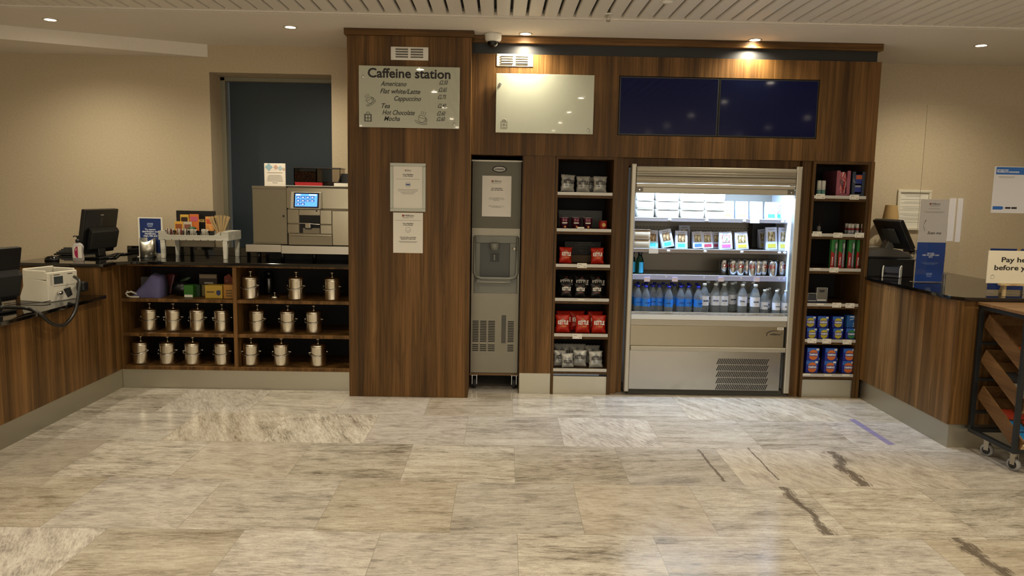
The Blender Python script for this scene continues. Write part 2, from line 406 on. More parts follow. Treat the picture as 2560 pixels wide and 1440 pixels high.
# ================================================================== lamps in the ceiling
BULB = mat('lamp_face', '#fff3dd', .3, emit=(1, .86, .66), es=60.)
def make_downlight():
    t = thing('downlight', 'x', 'ceiling light')
    B().lathe([(.034,-.001),(.036,-.005),(.046,-.006),(.049,-.002),(.049,0)], mat('downlight_ring', '#cfc8ba', .35, .4), n=28, caps=False).build('trim_ring', t)
    B().lathe([(.0001,-.003),(.034,-.003)], BULB, n=24, caps=False).build('lamp', t)
    return t
dl = Proto(make_downlight())
fl = ['round recessed downlight in the white ceiling, far left above the white counting machine', 'round recessed downlight in the white ceiling just left of the tall wood column',
      'round recessed downlight beside the dome camera, above the blank white board', 'round recessed downlight shining on the panelling above the twin screens',
      'round recessed downlight in the white ceiling, far right above the till counter']
for (x, y), lb in zip(DOWN_FRONT, fl): dl.put((x, y, ZC), 0, lb, 'downlights in the plain ceiling strip')
for x, y in DOWN_SLAT: dl.put((x, y, ZC+.004), 0, 'round downlight in the slatted ceiling behind the camera', 'downlights in the slatted ceiling')
p = at(1233, 84, Z=ZC)
t = thing('security_camera', 'white dome security camera on the ceiling beside the tall wood column', 'security camera', (p.x, p.y, ZC))
shift = lambda b, c: ([v.__iadd__(Vector(c)) for v in b.v], b)[1]
shift(B().lathe([(.058,0),(.060,-.012),(.057,-.045),(.044,-.056)], WHITEP, n=32), t.location).build('housing', t)
shift(B().lathe([(.040,-.052),(.039,-.066),(.033,-.080),(.020,-.090),(.0001,-.094)], mat('smoked_dome', '#0c0c0d', .08), n=28), t.location).build('dome', t)
p = at(1521, 36, Z=ZC)
t = thing('sprinkler_head', 'small metal sprinkler head hanging from the slatted ceiling', 'sprinkler', (p.x, p.y, ZC+.004))
shift(B().lathe([(.030,0),(.029,-.004),(.010,-.006)], WHITEP, n=20), t.location).build('rosette', t)
shift(B().tube([(0,0,-.004),(0,0,-.022)], .006, STEEL).tube([(-.010,0,-.02),(-.012,0,-.034),(0,0,-.042),(.012,0,-.034),(.010,0,-.02)], .002, STEEL).lathe([(.0001,-.043),(.014,-.043),(.014,-.045),(.0001,-.045)], STEEL, n=14), t.location).build('nozzle', t)
p = at(1668, 5, Z=ZC)
shift(B().lathe([(.035,0),(.034,-.008),(.020,-.012),(.0001,-.012)], WHITEP, n=20), (p.x, p.y, ZC+.004)).build('ceiling_sensor', label='small flat white round sensor on the slatted ceiling near the top edge', cat='sensor')

# ================================================================== left: counters and shelf unit
CT = .955                                   # height of the upper counters
t = thing('counter_cabinet', 'walnut veneered counter base running towards the camera on the left', 'counter', (-3.2, 0, 0))
B().box(-3.5, -2.90, -3.2, .36, .145, .712, WALNUT).box(-3.5, -2.90, .36, 1.19, .145, .93, WALNUT).build('panel', t, .002)
B().box(-3.5, -2.912, -3.2, .6345, 0, .1449, PLINTH).build('plinth', t, label='brushed steel plinth')
B().box(-3.52, -2.865, -3.2, .36, .712, .735, GRANITE).build('lower_worktop', bev=.002, label='lower polished black granite worktop under the white counting machine', cat='worktop')
B().prism([(-3.52,.345), (-2.87,.345), (-2.87,.52), (-2.80,.59), (-1.195,.59), (-1.195,1.198), (-3.52,1.198)], .933, CT, GRANITE, 'Z').box(-3.10, -1.195, 1.178, 1.198, CT, 1.024, GRANITE)\
    .build('worktop', bev=.002, label='polished black granite worktop carrying the coffee machine and the whitewashed crate', cat='worktop')
t = thing('open_shelf_unit', 'low walnut open shelf unit in two bays holding the steel ice buckets', 'shelf unit', (-2.05, .9, 0))
def ub(x0,x1,y0,y1,z0,z1,n,m=WALNUT,lab=None,bev=.0015): return B().box(x0,x1,y0,y1,z0,z1,m).build(n, t, bev, label=lab)
ub(-2.899,-2.885,.61,1.19,.146,.932,'side_panel'); ub(-1.215,-1.195,.61,1.19,.146,.932,'side_panel'); ub(-2.07,-2.041,.612,1.11,.172,.919,'divider')
ub(-2.885,-1.215,.61,1.19,.919,.932,'top_board'); ub(-2.885,-1.215,.61,1.19,.146,.172,'bottom_board')
for x0, x1 in ((-2.885,-2.071),(-2.040,-1.216)):
    for z in (.654, .396): ub(x0,x1,.612,1.11,z,z+.024,'shelf')
ub(-2.885,-1.215,1.112,1.125,.172,.918,'back_panel',DARKIN,bev=0)
B().box(-2.911,-1.195,.635,.66,0,.145,PLINTH).build('plinth', t, label='brushed steel plinth')

# ================================================================== column
t = thing('column', 'tall boxed walnut column carrying the coffee price board', 'column', (-.757, .8, 0))
B().box(-1.190,-.325,.470,1.199,0,2.566,WALNUT).build('cladding', t, .003)
B().box(-1.207,-.308,.452,1.199,2.566,2.609,WALNUT_X).build('cap', t, .002)

# ================================================================== panelling over the niches
HZ = 1.772
t = thing('wall_panelling', 'wide walnut wall panelling above the ice machine, fridge and shelves', 'panelling', (1.15, .9, 0))
# the header with a shallow pocket for the two screens
B().box(-.324,.733,.61,1.379,HZ,2.484,WALNUT).box(2.187,2.625,.61,1.379,HZ,2.484,WALNUT).box(.733,2.187,.61,1.379,HZ,1.929,WALNUT).box(.733,2.187,.61,1.379,2.350,2.484,WALNUT)\
    .box(.733,2.187,.66,1.379,1.929,2.350,BLACKM).build('header_panel', t)
B().box(-.324,2.60,.630,1.379,2.484,2.560,mat('black_band', '#141415', .5)).build('black_band', t, label='black painted band')
B().box(-.324,2.625,.596,1.379,2.560,2.609,WALNUT_X).build('cornice', t, .002)
B().box(2.607,2.629,.604,1.379,0,HZ,WALNUT).build('end_panel', t, .001)
B().box(.056,.290,.622,.66,.155,HZ,WALNUT).build('filler_panel', t, .001)
B().box(.056,.290,.628,.66,0,.155,PLINTH).build('plinth', t, label='brushed steel plinth below the filler panel')
B().box(.050,.056,.622,1.379,0,HZ,WALNUT_IN).build('niche_side', t)
B().box(.738,.79,.650,.70,0,HZ,WALNUT).box(.79,.838,.69,.74,0,HZ,WALNUT).build('upright', t, .001)
B().box(2.112,2.18,.650,.72,0,HZ,WALNUT).build('upright', t, .001)
B().box(.79,2.15,.70,.74,1.714,HZ,WALNUT).build('niche_head', t)
B().box(-.325,.05,1.20,1.21,0,HZ,DARKIN).box(.80,2.17,1.36,1.37,0,HZ,DARKIN).build('niche_back', t)

def shelf_column(name, lab, x0, x1, zs, xc0, xc1):
    t = thing(name, lab, 'shelf unit', ((x0+x1)/2, .9, 0))
    B().box(x0,x0+.018,.61,1.05,0,HZ-.001,WALNUT_EDGE).build('side_panel', t, .001); B().box(x1-.022,x1,.61,1.05,0,HZ-.001,WALNUT_EDGE).build('side_panel', t, .001)
    B().box(x0+.018,x1-.022,.61,1.05,1.752,HZ-.001,WALNUT_EDGE).build('top_board', t, .001)
    B().box(x0+.018,x1-.022,1.04,1.05,.15,1.752,DARKIN).build('back_panel', t)
    for z in zs: B().box(x0+.018,x1-.022,.613,1.04,z-.040,z-.018,WALNUT_EDGE).box(x0+.018,x1-.022,.618,1.04,z-.018,z,WALNUT_IN).build('shelf', t, .001)
    for z in zs: B().box(x0+.016,x1-.026,.603,.6175,z-.020,z+.002,WHITE_ALU).build('price_strip', t, .001)
    B().box(x0+.018,x1-.022,.626,.65,0,.136,PLINTH).build('plinth', t, label='brushed steel plinth')
    return t
CZ = [1.512, 1.246, .984, .730, .463, .197]       # crisps shelves, walking surface
TZ = [1.521, 1.242, .985, .721, .448, .184]       # toiletries shelves
cu = shelf_column('crisp_shelving', 'narrow walnut shelving full of crisp packets between filler panel and fridge', .293, .737, CZ, 0, 0)
tu = shelf_column('toiletries_shelving', 'narrow walnut shelving of toiletries right of the fridge', 2.181, 2.606, TZ, 0, 0)
TAGM = mat('price_tag_card', '#ded9cb', .6)
def tag(unit, px, z, w=.062, h=.032, tw=True):
    x = at(px, 600, Y=.60).x
    x = px if abs(px) < 10 else x
    b = B().box(x-w/2, x+w/2, .5995, .602, z-.010-h/2, z-.010+h/2, TAGM)
    if tw: b.box(x-w*.4, x-w*.05, .5990, .5995, z-.010+h*.18, z-.010+h*.26, GREYINK); b.box(x-w*.4, x-w*.3, .5990, .5995, z-.010-h*.3, z-.010-h*.16, FADE); b.box(x+w*.2, x+w*.4, .5990, .5995, z-.010-h*.3, z-.010-h*.16, FADE)
    b.build('price_tag', unit)
for px, py in ((1455,664),(1443,841)): tag(cu, at(px, py, Y=.6).x, at(px, py, Y=.6).z+.010, .07, .036)
for px, py in ((1452,570),(1452,750)): tag(cu, at(px, py, Y=.6).x, at(px, py, Y=.6).z+.012, .05, .010, False)
for px, py in ((2051,491),(2136,493),(2043,585),(2095,588),(2149,588),(2085,675),(2092,763),(2125,764),(2030,852),(2067,853),(2118,855)):
    q = at(px, py, Y=.6); tag(tu, q.x, q.z+.010, .066, .036)
for px, py in ((2042,672),(2051,761),(2017,936),(2070,938),(2115,938)):
    q = at(px, py, Y=.6); tag(tu, q.x, q.z+.010, .055, .010, False)

# ================================================================== ice machine
IX0, IX1, IY = -.322, .050, .73
t = thing('ice_machine', 'tall narrow stainless ice dispenser on castors beside the column', 'ice machine', (-.136, 1.0, 0))
B().box(IX0,IX1,IY,1.19,.125,1.738,STEEL_V).build('cabinet', t, .006)
B().box(IX0+.003,IX1-.003,IY-.006,IY,1.235,1.725,steel('ice_fascia', '#524f45', .42, .9)).build('upper_fascia', t, .002)
B().box(IX0-.002,IX1+.002,IY-.012,IY+.01,1.728,1.740,ALU).build('top_lip', t, .002)
x0, x1 = -.298, .030
b = B()
outer = [(x0,.745),(x1,.745),(x1,1.180),(x0,1.180)]
b.box(x0,x1,IY-.018,IY,.745,.86,GREYP).box(x0,x1,IY-.018,IY,1.125,1.18,GREYP).box(x0,x0+.045,IY-.018,IY,.86,1.125,GREYP).box(x1-.06,x1,IY-.018,IY,.86,1.125,GREYP)
disp = b.build('dispenser_surround', t, .004)
NI = mat('dispenser_niche', '#4d4e4b', .5)
B().box(x0+.045,x1-.06,IY-.004,IY-.001,.86,1.125,NI).build('niche_back', disp)
B().lathe([(.036,0),(.034,-.03),(.028,-.052)], GREYP, c=(-.145,IY-.030,1.125), n=20).build('spout', disp)
B().box(-.175,-.110,IY-.010,IY-.004,.985,1.045,DGREY).box(-.150,-.140,IY-.014,IY-.010,.995,1.037,GREYP).build('lever_plate', disp)
pts = [(x0+.004,IY-.03,1.17),(x0+.004,IY-.045,.90),(x0+.02,IY-.05,.872),(x0+.06,IY-.06,.862),(x1-.06,IY-.06,.862),(x1-.02,IY-.05,.872),(x1-.004,IY-.045,.90),(x1-.004,IY-.03,1.17)]
B().tube(pts, .011, GREYP, 10).build('drip_tray_rim', t)
B().box(x0+.02,x1-.05,IY-.055,IY-.018,.828,.856,GREYP).box(x0+.05,x1-.08,IY-.060,IY-.055,.832,.838,ALU).build('drip_tray', t, .006)
B().lathe([(.014,0),(.014,-.006),(.008,-.008)], CHROME, c=(.004,IY-.018,1.085), n=16, axis='Y').build('lock', t)
bd = B().lathe([(.054,0),(.054,-.005)], INK, c=(-.117,IY-.006,1.673), n=36, axis='Y')
for v in bd.v: v.z = 1.673+(v.z-1.673)*.46
n0 = len(bd.v); bd.lathe([(.044,-.0051),(.044,-.0062)], mat('badge_face', '#b9b7ad', .4), c=(-.117,IY-.006,1.673), n=36, axis='Y')
for v in bd.v[n0:]: v.z = 1.673+(v.z-1.673)*.40
bdo = bd.build('badge', t); txt('scotsman', .014, INK, bdo, (-.117, IY-.0135, 1.673), width=.066, bold=.03)
b = B()
for z in [at(1200, 803+i*(853-803)/12, Y=IY).z for i in range(13)]+[at(1200, 862+i*(876-862)/3, Y=IY).z for i in range(4)]:
    for (a, c) in ((1181,1196),(1200,1216),(1220,1237),(1269,1284)):
        X0, X1 = at(a, 840, Y=IY).x, at(c, 840, Y=IY).x
        b.box(X0, X1, IY-.002, IY+.001, z-.0035, z+.0035, BLACKM)
b.build('louvres', t)
q0, q1 = at(1254,788,Y=IY), at(1264,858,Y=IY)
B().box(q0.x,q1.x,IY-.003,IY,q1.z,q0.z,mat('recess_grip', '#4c4a43', .5)).build('grip_slot', t)
B().box(IX0,IX1,IY+.002,1.18,.108,.125,mat('plywood', '#6f5232', .7)).build('base_board', t, .001)
for cx, cy in ((-.285,.775),(.02,.775),(-.285,1.13),(.02,1.13)):
    w_ = B().lathe([(.030,-.012),(.036,-.010),(.036,.010),(.030,.012)], RUBBER, c=(cx,cy,.036), n=20, axis='X').build('castor', t)
    B().box(cx-.019,cx-.016,cy-.012,cy+.014,.03,.104,CHROME).box(cx+.016,cx+.019,cy-.012,cy+.014,.03,.104,CHROME).box(cx-.024,cx+.024,cy-.024,cy+.024,.102,.108,CHROME).build('fork', w_)

# ================================================================== multideck fridge
t = FR = thing('display_fridge', 'open fronted stainless drinks fridge with roller shutter and lit shelves', 'fridge', (1.47, .95, 0))
FX0, FX1, FY = .862, 2.080, .62
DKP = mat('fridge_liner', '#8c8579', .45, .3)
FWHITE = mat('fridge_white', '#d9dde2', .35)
B().box(.846,FX0+.020,.600,.66,.028,1.728,ALU_V).build('side_post', t, .008); B().box(FX1-.024,2.100,.600,.66,.028,1.728,ALU_V).build('side_post', t, .008)
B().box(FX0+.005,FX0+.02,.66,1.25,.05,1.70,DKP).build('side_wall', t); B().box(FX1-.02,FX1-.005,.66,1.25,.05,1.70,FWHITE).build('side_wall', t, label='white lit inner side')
B().box(FX0+.02,FX1-.02,1.10,1.12,.60,1.70,DKP).build('back_wall', t)
b = B()
for k in range(40):
    for zz in (1.25, 1.225): b.box(.90+k*.027+(.013 if zz < 1.24 else 0), .914+k*.027+(.013 if zz < 1.24 else 0), 1.0985, 1.1005, zz, zz+.004, BLACKM)
b.build('vent_slots', t)
B().box(FX0+.02,FX1-.02,.625,1.25,1.690,1.712,ALU).build('roof', t, .003)
b = B()                                                       # roller shutter: curved slats
zt = 1.712
prof = [(.618,1.712),(.604,1.705),(.600,1.69),(.604,1.676),(.600,1.668),(.604,1.660),(.600,1.652),(.606,1.644),(.612,1.641),(.606,1.636),(.602,1.62),(.606,1.606),(.602,1.60),(.606,1.59),(.612,1.588),(.63,1.588),(.63,1.712)]
b.prism(prof, FX0+.022, FX1-.026, ALU, 'X'); b.build('roller_shutter', t)
B().box(FX0+.02,FX1-.03,.592,.64,1.558,1.587,ALU).build('shutter_bar', t, .006)
B().box(FX0+.02,FX1-.03,.606,.632,1.522,1.558,ALU).box(FX0+.02,FX1-.03,.602,.632,1.518,1.524,WHITE_ALU).build('shutter_lip', t, .001)
for cx in (FX0+.045, FX1-.055):
    lk = B().box(cx-.026,cx+.026,.600,.606,1.526,1.556,mat('lock_plate', '#6b665c', .4, .6)).build('lock_plate', t, .001)
    B().lathe([(.008,0),(.008,-.004),(.004,-.006)], CHROME, c=(cx,.600,1.541), n=14, axis='Y').build('lock', lk)
B().cyl((.90,.684,1.594), .006, 1.14, mat('led_tube', '#eef5ff', .3, emit=(.62,.80,1.0), es=14.), 'X', 10).box(.90,2.04,.672,.696,1.600,1.606,ALU).build('led_tube', t)
SH = [(1.335,.745), (1.103,.715), (.908,.700)]                  # fridge shelves: top z, front y
for i, (z, y) in enumerate(SH):
    sh = B().box(FX0+.022,FX1-.022,y,1.09,z-.012,z,mat('shelf_plate', '#8d8b86', .4, .4)).build('shelf', t, .002)
    B().box(FX0+.022,FX1-.022,y-.008,y,z-(.036 if i == 2 else .026),z+.001,mat('ticket_rail_blue', '#a9b4e0', .35) if i == 2 else mat('ticket_rail', '#847c78', .3, .3)).box(FX0+.022,FX1-.022,y-.009,y,z-.001,z+.003,mat('rail_edge', '#e6ecf2', .3)).build('ticket_rail', sh, label='clear lilac ticket rail' if i == 2 else None)
    CL = mat('ticket_clip', '#e4e8ea', .35)
    for k, px in enumerate(((1674,1767,1861,1957,1968),(1671,1763,1855,1949,1962),(1665,1760,1853,1948,1960))[i]):
        q = at(px, (551,627,697)[i], Y=y-.01)
        b = B()
        if i < 2: b.lathe([(.0001,-.004),(.013,-.003),(.013,0),(.0001,.001)], CL, c=(q.x,y-.009,z-.013), n=10, axis='Y', sy=1.)
        else: b.box(q.x-.006,q.x+.006,y-.011,y-.009,z-.02,z-.006,CL)
        for v in b.v: v.z = z-.013+(v.z-(z-.013))*.7
        b.build('clip', sh)
q = at(1887, 552, Y=.735); B().box(q.x-.035,q.x+.035,.733,.736,q.z-.018,q.z+.020,PAPERW).build('price_tag', FR)
q = at(1634, 627, Y=.705); B().box(q.x-.035,q.x+.035,.703,.706,q.z-.020,q.z+.018,PAPERW).build('price_tag', FR)
for px in (1620,1690,1806,1896):
    q = at(px, 700, Y=.652); b = B().box(q.x-.022,q.x+.022,.688,.6915,q.z-.016,q.z+.016,mat('ticket_paper', '#d8cfe0', .5)).build('price_tag', FR)
DECK = .628
B().box(FX0+.022,FX1-.022,.625,1.09,DECK-.025,DECK-.004,DKP).build('deck', t)
b = B().box(FX0+.022,FX1-.022,.613,.626,DECK-.045,DECK-.012,FWHITE)
for k in range(118): b.box(FX0+.026+k*.0098, FX0+.030+k*.0098, .615, .619, DECK-.012, DECK+.008, WHITE_ALU)
b.box(FX0+.022,FX1-.022,.614,.620,DECK+.006,DECK+.011,WHITE_ALU).build('front_rail', t)
z1, z2, z3 = at(1750,815,Y=.62).z, at(1750,866,Y=.62).z, .345
b = B().box(FX0+.021,FX1-.024,.625,.66,z1,DECK-.04,ALU)
for zz in (z1+.012, z1+.024, z1+.036): b.box(FX0+.021,FX1-.024,.622,.625,zz,zz+.004,ALU)
b.build('front_fascia', t)
PANELST = steel('panel_steel', '#948c7a', .24, 1., 'X', .08)
B().box(FX0+.021,FX1-.040,.618,.66,z2,z1,PANELST).build('upper_front_panel', t, .002)
B().box(FX0+.021,FX1-.024,.596,.66,z3,z2,ALU).build('bumper_bar', t, .006)
LOWST = steel('lower_panel_steel', '#98948c', .18, 1., 'X', .08)
low = B().box(FX0+.021,FX1-.052,.620,.66,.045,z3,LOWST).build('lower_front_panel', t, .002)
B().box(FX0+.02,FX1-.03,.640,.68,.004,.045,mat('kick_grey', '#37372f', .6)).build('kick_panel', t)
b = B(); gx0, gx1 = at(1794,900,Y=.62).x, at(1917,900,Y=.62).x
rows_ = [(.246,.283),(.198,.236),(.151,.188),(.104,.140),(.056,.093)]
rows_ = [tuple(at(1850,yy,Y=.62).z for yy in r) for r in ((911,897),(927,913),(943,929),(959,945),(974.5,961))]
n = 27; pitch = (gx1-gx0)/n
for (za, zb) in rows_:
    sl = (zb-za)*.42
    for k in range(n+1):
        xx = gx0+k*pitch-.008; w2 = pitch*.52
        b.prism([(xx,za),(xx+w2,za),(xx+w2+sl,zb),(xx+sl,zb)], .6185, .6205, BLACKM, 'Y')
b.build('louvre_slots', low)
# maker's mark on the upper panel
q = at(1936, 835, Y=.617); b = B(); pts = []
for k in range(15):
    a = PI*(1.13-.80*k/14); pts.append((q.x+.058*math.cos(a), .6165, q.z-.006+.030*math.sin(a)))
b.tube(pts, [.0012+.0024*math.sin(PI*k/14) for k in range(15)], INK, 6).lathe([(.004,0),(.004,.002)], INK, c=(q.x+.056,.6155,q.z+.004), n=12, axis='Y')
mk = b.build('maker_mark', FR); txt('williams', .016, INK, mk, (q.x+.006, .6168, q.z-.003), width=.08, bold=.02)
q = at(1951, 822, Y=.617); B().box(q.x-.024,q.x+.024,.6162,.618,q.z-.009,q.z+.009,PAPERW).box(q.x-.018,q.x+.018,.6158,.6162,q.z-.003,q.z+.002,GREYINK).build('rating_plate', FR)

# ================================================================== screens, boards and vents on the panelling
SCR = mat('screen_navy', '#03050e', .06, spec=.2, emit='#081450', es=.13)
for x0, x1, lb in ((.737,1.458,'left of the two dark blue wall screens, nearer the blank board'), (1.461,2.183,'right of the two dark blue wall screens, further from the board')):
    t = thing('wall_screen', lb, 'screen', ((x0+x1)/2, .64, 1.93), 'twin wall screens')
    B().box(x0,x1,.612,.655,1.932,2.347,BLACK).build('bezel', t, .002)
    B().box(x0+.010,x1-.010,.6105,.6125,1.943,2.337,SCR).build('screen', t)
def vent(x0, x1, y, z0, z1, lb, m):
    t = thing('air_vent', lb, 'vent', ((x0+x1)/2, y, z0), 'ventilation grilles')
    B().box(x0,x1,y-.004,y,z0,z1,m).build('plate', t, .001)
    w_, h_ = x1-x0, z1-z0; b = B(); c = B()
    for i in range(2):
        a = x0+w_*(.13+.40*i); e = a+w_*.33
        for k in range(4):
            z = z0+h_*(.20+.19*k); c.box(a,e,y-.0052,y-.004,z,z+h_*.035,BLACKM)
            b.prism([(y-.004,z+h_*.035),(y-.014,z+h_*.05),(y-.013,z+h_*.09),(y-.004,z+h_*.12)], a, e, m, 'X')
    b.build('louvres', t); c.build('vent_gap', t)
    b = B()
    for xx in (x0+.008, x1-.008):
        for zz in (z0+.008, z1-.008): b.lathe([(.0035,0),(.003,-.0015)], STEEL, c=(xx,y-.004,zz), n=10, axis='Y')
    b.build('screws', t)
vent(at(977,117,Y=.47).x, at(1071,153,Y=.47).x, .4695, 2.402, 2.492, 'slotted aluminium vent on the column above the price board', steel('vent_alu', '#c9c5bb', .38, .8))
vent(at(1242,134,Y=.61).x, at(1332,168,Y=.61).x, .6095, 2.398, 2.484, 'white painted slotted vent above the blank board', mat('vent_white', '#ddd6c6', .45))
BOARDM = mat('glass_board', '#b4b7a6', .025, coat=.5); BOARDE = mat('glass_board_edge', '#cdd3c2', .15)
def board(x0, x1, y, z0, z1, lb, name='glass_board'):
    t = thing(name, lb, 'board', ((x0+x1)/2, y, z0))
    p = B().box(x0,x1,y-.036,y-.028,z0,z1,BOARDM).build('glass', t, .0015)
    for xx, zz in ((x0+.028,z1-.075),(x1-.036,z0+.032)):
        B().lathe([(.010,.028),(.010,-.002),(.008,-.005),(.0001,-.006)], CHROME, c=(xx,y-.036,zz), n=18, axis='Y').build('stand_off', t)
    return t
def bag_logo(parent, x, y, z, s, m):
    b = B(); s2 = s/2
    b.box(x-s2,x+s2,y-.0006,y,z+s*.86,z+s,m).box(x-s2,x+s2,y-.0006,y,z,z+s*.13,m).box(x-s2,x-s2*.62,y-.0006,y,z+s*.13,z+s*.86,m).box(x+s2*.62,x+s2,y-.0006,y,z+s*.13,z+s*.86,m)
    b.box(x-s2*.10,x+s2*.10,y-.0006,y,z+s*.13,z+s*.86,m).box(x-s2*.62,x+s2*.62,y-.0006,y,z+s*.44,z+s*.54,m)
    b.tube([(x-s*.22,y,z+s),(x-s*.22,y,z+s*1.12),(x-s*.12,y,z+s*1.26),(x+s*.12,y,z+s*1.26),(x+s*.22,y,z+s*1.12),(x+s*.22,y,z+s)], s*.035, m, 5)
    return b.build('bag_emblem', parent)
BX0, BX1, BZ0, BZ1 = at(897,162,Y=.434).x, at(1148,324,Y=.434).x, at(1022,320,Y=.434).z, at(1022,166,Y=.434).z
bt = board(BX0, BX1, .469, BZ0, BZ1, 'glass price board headed Caffeine station on the column')
YB = .4325
def bp(px, py): q = at(px, py, Y=YB); return (q.x, YB, q.z)
txt('Caffeine station', .050, INK, bt, bp(1023,185), width=at(1127,185,Y=YB).x-at(920,185,Y=YB).x, bold=.035, name='heading', sy=1.22)
PEN = mat('marker_pen', '#262522', .5)
for s_, xa, xb, yy in (('Americano',951,1016,210),('Flat white/Latte',949,1050,229),('Cappuccino',984,1051,247),('Tea',952,973,265),('Hot Chocolate',955,1036,282),('Mocha',959,999,297)):
    txt(s_, .026, PEN, bt, bp((xa+xb)/2, yy), width=at(xb,yy,Y=YB).x-at(xa,yy,Y=YB).x, shear=.35, name='handwriting', bold=.02, sy=1.2)
for s_, xa, yy in (('£2.50',1108,207),('£2.65',1106,225),('£2.75',1104,243),('£2.40',1104,265),('£2.60',1102,284),('£2.60',1101,298)):
    txt(s_, .023, PEN, bt, bp(xa, yy), width=.060, shear=.35, name='handwriting', bold=.02, sy=1.2)
def cup(cx, cy, s, tilt, parent):
    b = B(); q = Vector(bp(cx, cy))
    def P2(u, v): c_, s_ = math.cos(tilt), math.sin(tilt); return (q.x+(u*c_-v*s_)*s, YB-.0004, q.z+(u*s_+v*c_)*s)
    def ell(u0, v0, a, c_, k0=0., k1=2*PI, n=24): return [P2(u0+a*math.cos(k0+(k1-k0)*i/n), v0+c_*math.sin(k0+(k1-k0)*i/n)) for i in range(n+1)]
    r = .0011
    b.tube(ell(0,.36,.42,.15), r, PEN, 5).tube([P2(-.42,.36),P2(-.38,.05),P2(-.22,-.22),P2(0,-.30),P2(.22,-.22),P2(.38,.05),P2(.42,.36)], r, PEN, 5)
    b.tube(ell(.46,.10,.17,.20,-1.9,1.7), r, PEN, 5).tube(ell(.44,.10,.10,.13,-1.7,1.6), r, PEN, 5).tube(ell(0,-.26,.72,.24,2.7,6.7), r, PEN, 5).tube(ell(0,-.20,.55,.13,2.9,6.5), r, PEN, 5)
    for du in (-.24, 0, .24): b.tube([P2(du-.05,.62),P2(du+.04,.74),P2(du-.04,.86),P2(du+.05,1.0)], r, PEN, 5)
    b.build('cup_drawing', parent)
cup(925, 253, .052, .55, bt); cup(1054, 300, .060, -.25, bt)
bag_logo(bt, bp(920,304)[0], YB+.0002, bp(920,304)[2], .052, mat('emblem_grey', '#55564e', .5))
q0, q1 = at(1241,183,Y=.574), at(1482,336,Y=.574)
wt = board(q0.x, q1.x, .609, q1.z, q0.z, 'blank white glass board left of the twin screens')
bag_logo(wt, at(1260,320,Y=.572).x, .5729, at(1260,320,Y=.572).z, .050, mat('emblem_pale', '#8f8c7d', .5))
# shelf ticket clip under the header
# ================================================================== ice buckets in the left shelf unit
def make_bucket():
    t = thing('ice_bucket', 'x', 'ice bucket')
    B().lathe([(.052,0),(.056,.004),(.057,.012),(.057,.128),(.0585,.132),(.057,.136),(.052,.136)], MIRROR, n=36).build('body', t)
    ld = B().lathe([(.0575,.1365),(.058,.141),(.052,.148),(.035,.155),(.012,.158),(.008,.159)], MIRROR, n=36).build('lid', t)
    B().lathe([(.006,.158),(.005,.170),(.010,.176),(.017,.180),(.018,.184),(.010,.187),(.0001,.188)], MIRROR, n=20).build('knob', ld)
    pts = []
    for i in range(19):
        a = PI+PI*i/18; pts.append((.066*math.cos(a), .066*math.sin(a), .092-.020*abs(math.sin(a))))
    B().tube(pts, .0035, CHROME, 8).lathe([(.006,.056),(.006,.069)], CHROME, c=(0,0,.092), n=12, axis='X').lathe([(.006,-.069),(.006,-.056)], CHROME, c=(0,0,.092), n=12, axis='X').build('handle', t)
    return t
_bk = make_bucket()
for _o in _bk.children:
    for _v in _o.data.vertices: _v.co.x *= 1.07; _v.co.y *= 1.07; _v.co.z *= 1.13
    for _c in _o.children:
        for _v in _c.data.vertices: _v.co.z *= 1.13
PB = Proto(_bk)
def z_at(px, py, Y): return at(px, py, Y=Y).z
RB = [(172/1000, .70, [(351,0,'bottom shelf, far left beside the counter corner'),(418,1,'bottom shelf, second from the left corner'),(481,2,'bottom shelf, third from the left corner'),(555,.6,'bottom shelf, just left of the divider'),
       (627,1.5,'bottom shelf, just right of the divider'),(703,.9,'bottom shelf, middle of the right bay'),(795,2.2,'bottom shelf, nearest the column')]),
      (.420, .73, [(375,1,'middle shelf, furthest left'),(434,1.4,'middle shelf, second from the left end'),(495,.7,'middle shelf, third from the left end'),(556,1.9,'middle shelf, just left of the divider'),
       (644,.2,'middle shelf, just right of the divider'),(720,1.2,'middle shelf, middle of the right bay'),(785,.8,'middle shelf, nearest the column')]),
      (.678, .69, [(627,.1,'top shelf, just right of the divider'),(741,.4,'top shelf, middle of the right bay'),(831,.2,'top shelf, nearest the column')])]
for z, y, L in RB:
    for px, r, lb in L:
        q = at(px, 800, Y=y); rr = (r-1)*.35
        PB.put((at(px, 830 if z < .3 else (800 if z < .5 else 720), Y=y).x, y, z), rr, 'lidded stainless ice bucket on the '+lb, 'lidded steel ice buckets')
q = at(672, 700, Y=.98)
t = thing('insulated_flask', 'dark steel insulated flask at the back of the top shelf between buckets', 'flask', (q.x, .98, .678))
B().lathe([(.038,.678),(.040,.69),(.040,.80),(.034,.82)], mat('dark_steel', '#4a4844', .2, .9), c=(q.x,.98,0), n=24).build('body', t); B().lathe([(.030,.821),(.030,.85),(.022,.858)], BLACK, c=(q.x,.98,0), n=20).build('stopper', t)
q = at(687, 738, Y=.76)
t = thing('spare_lid', 'small loose steel bucket lid lying on the top shelf beside the dark flask', 'lid', (q.x, .76, .678))
B().lathe([(.034,.678),(.036,.684),(.030,.695),(.010,.703)], MIRROR, c=(q.x,.76,0), n=24).build('dome', t); B().lathe([(.005,.7035),(.005,.712),(.012,.716),(.010,.722)], MIRROR, c=(q.x,.76,0), n=16).build('knob', t)

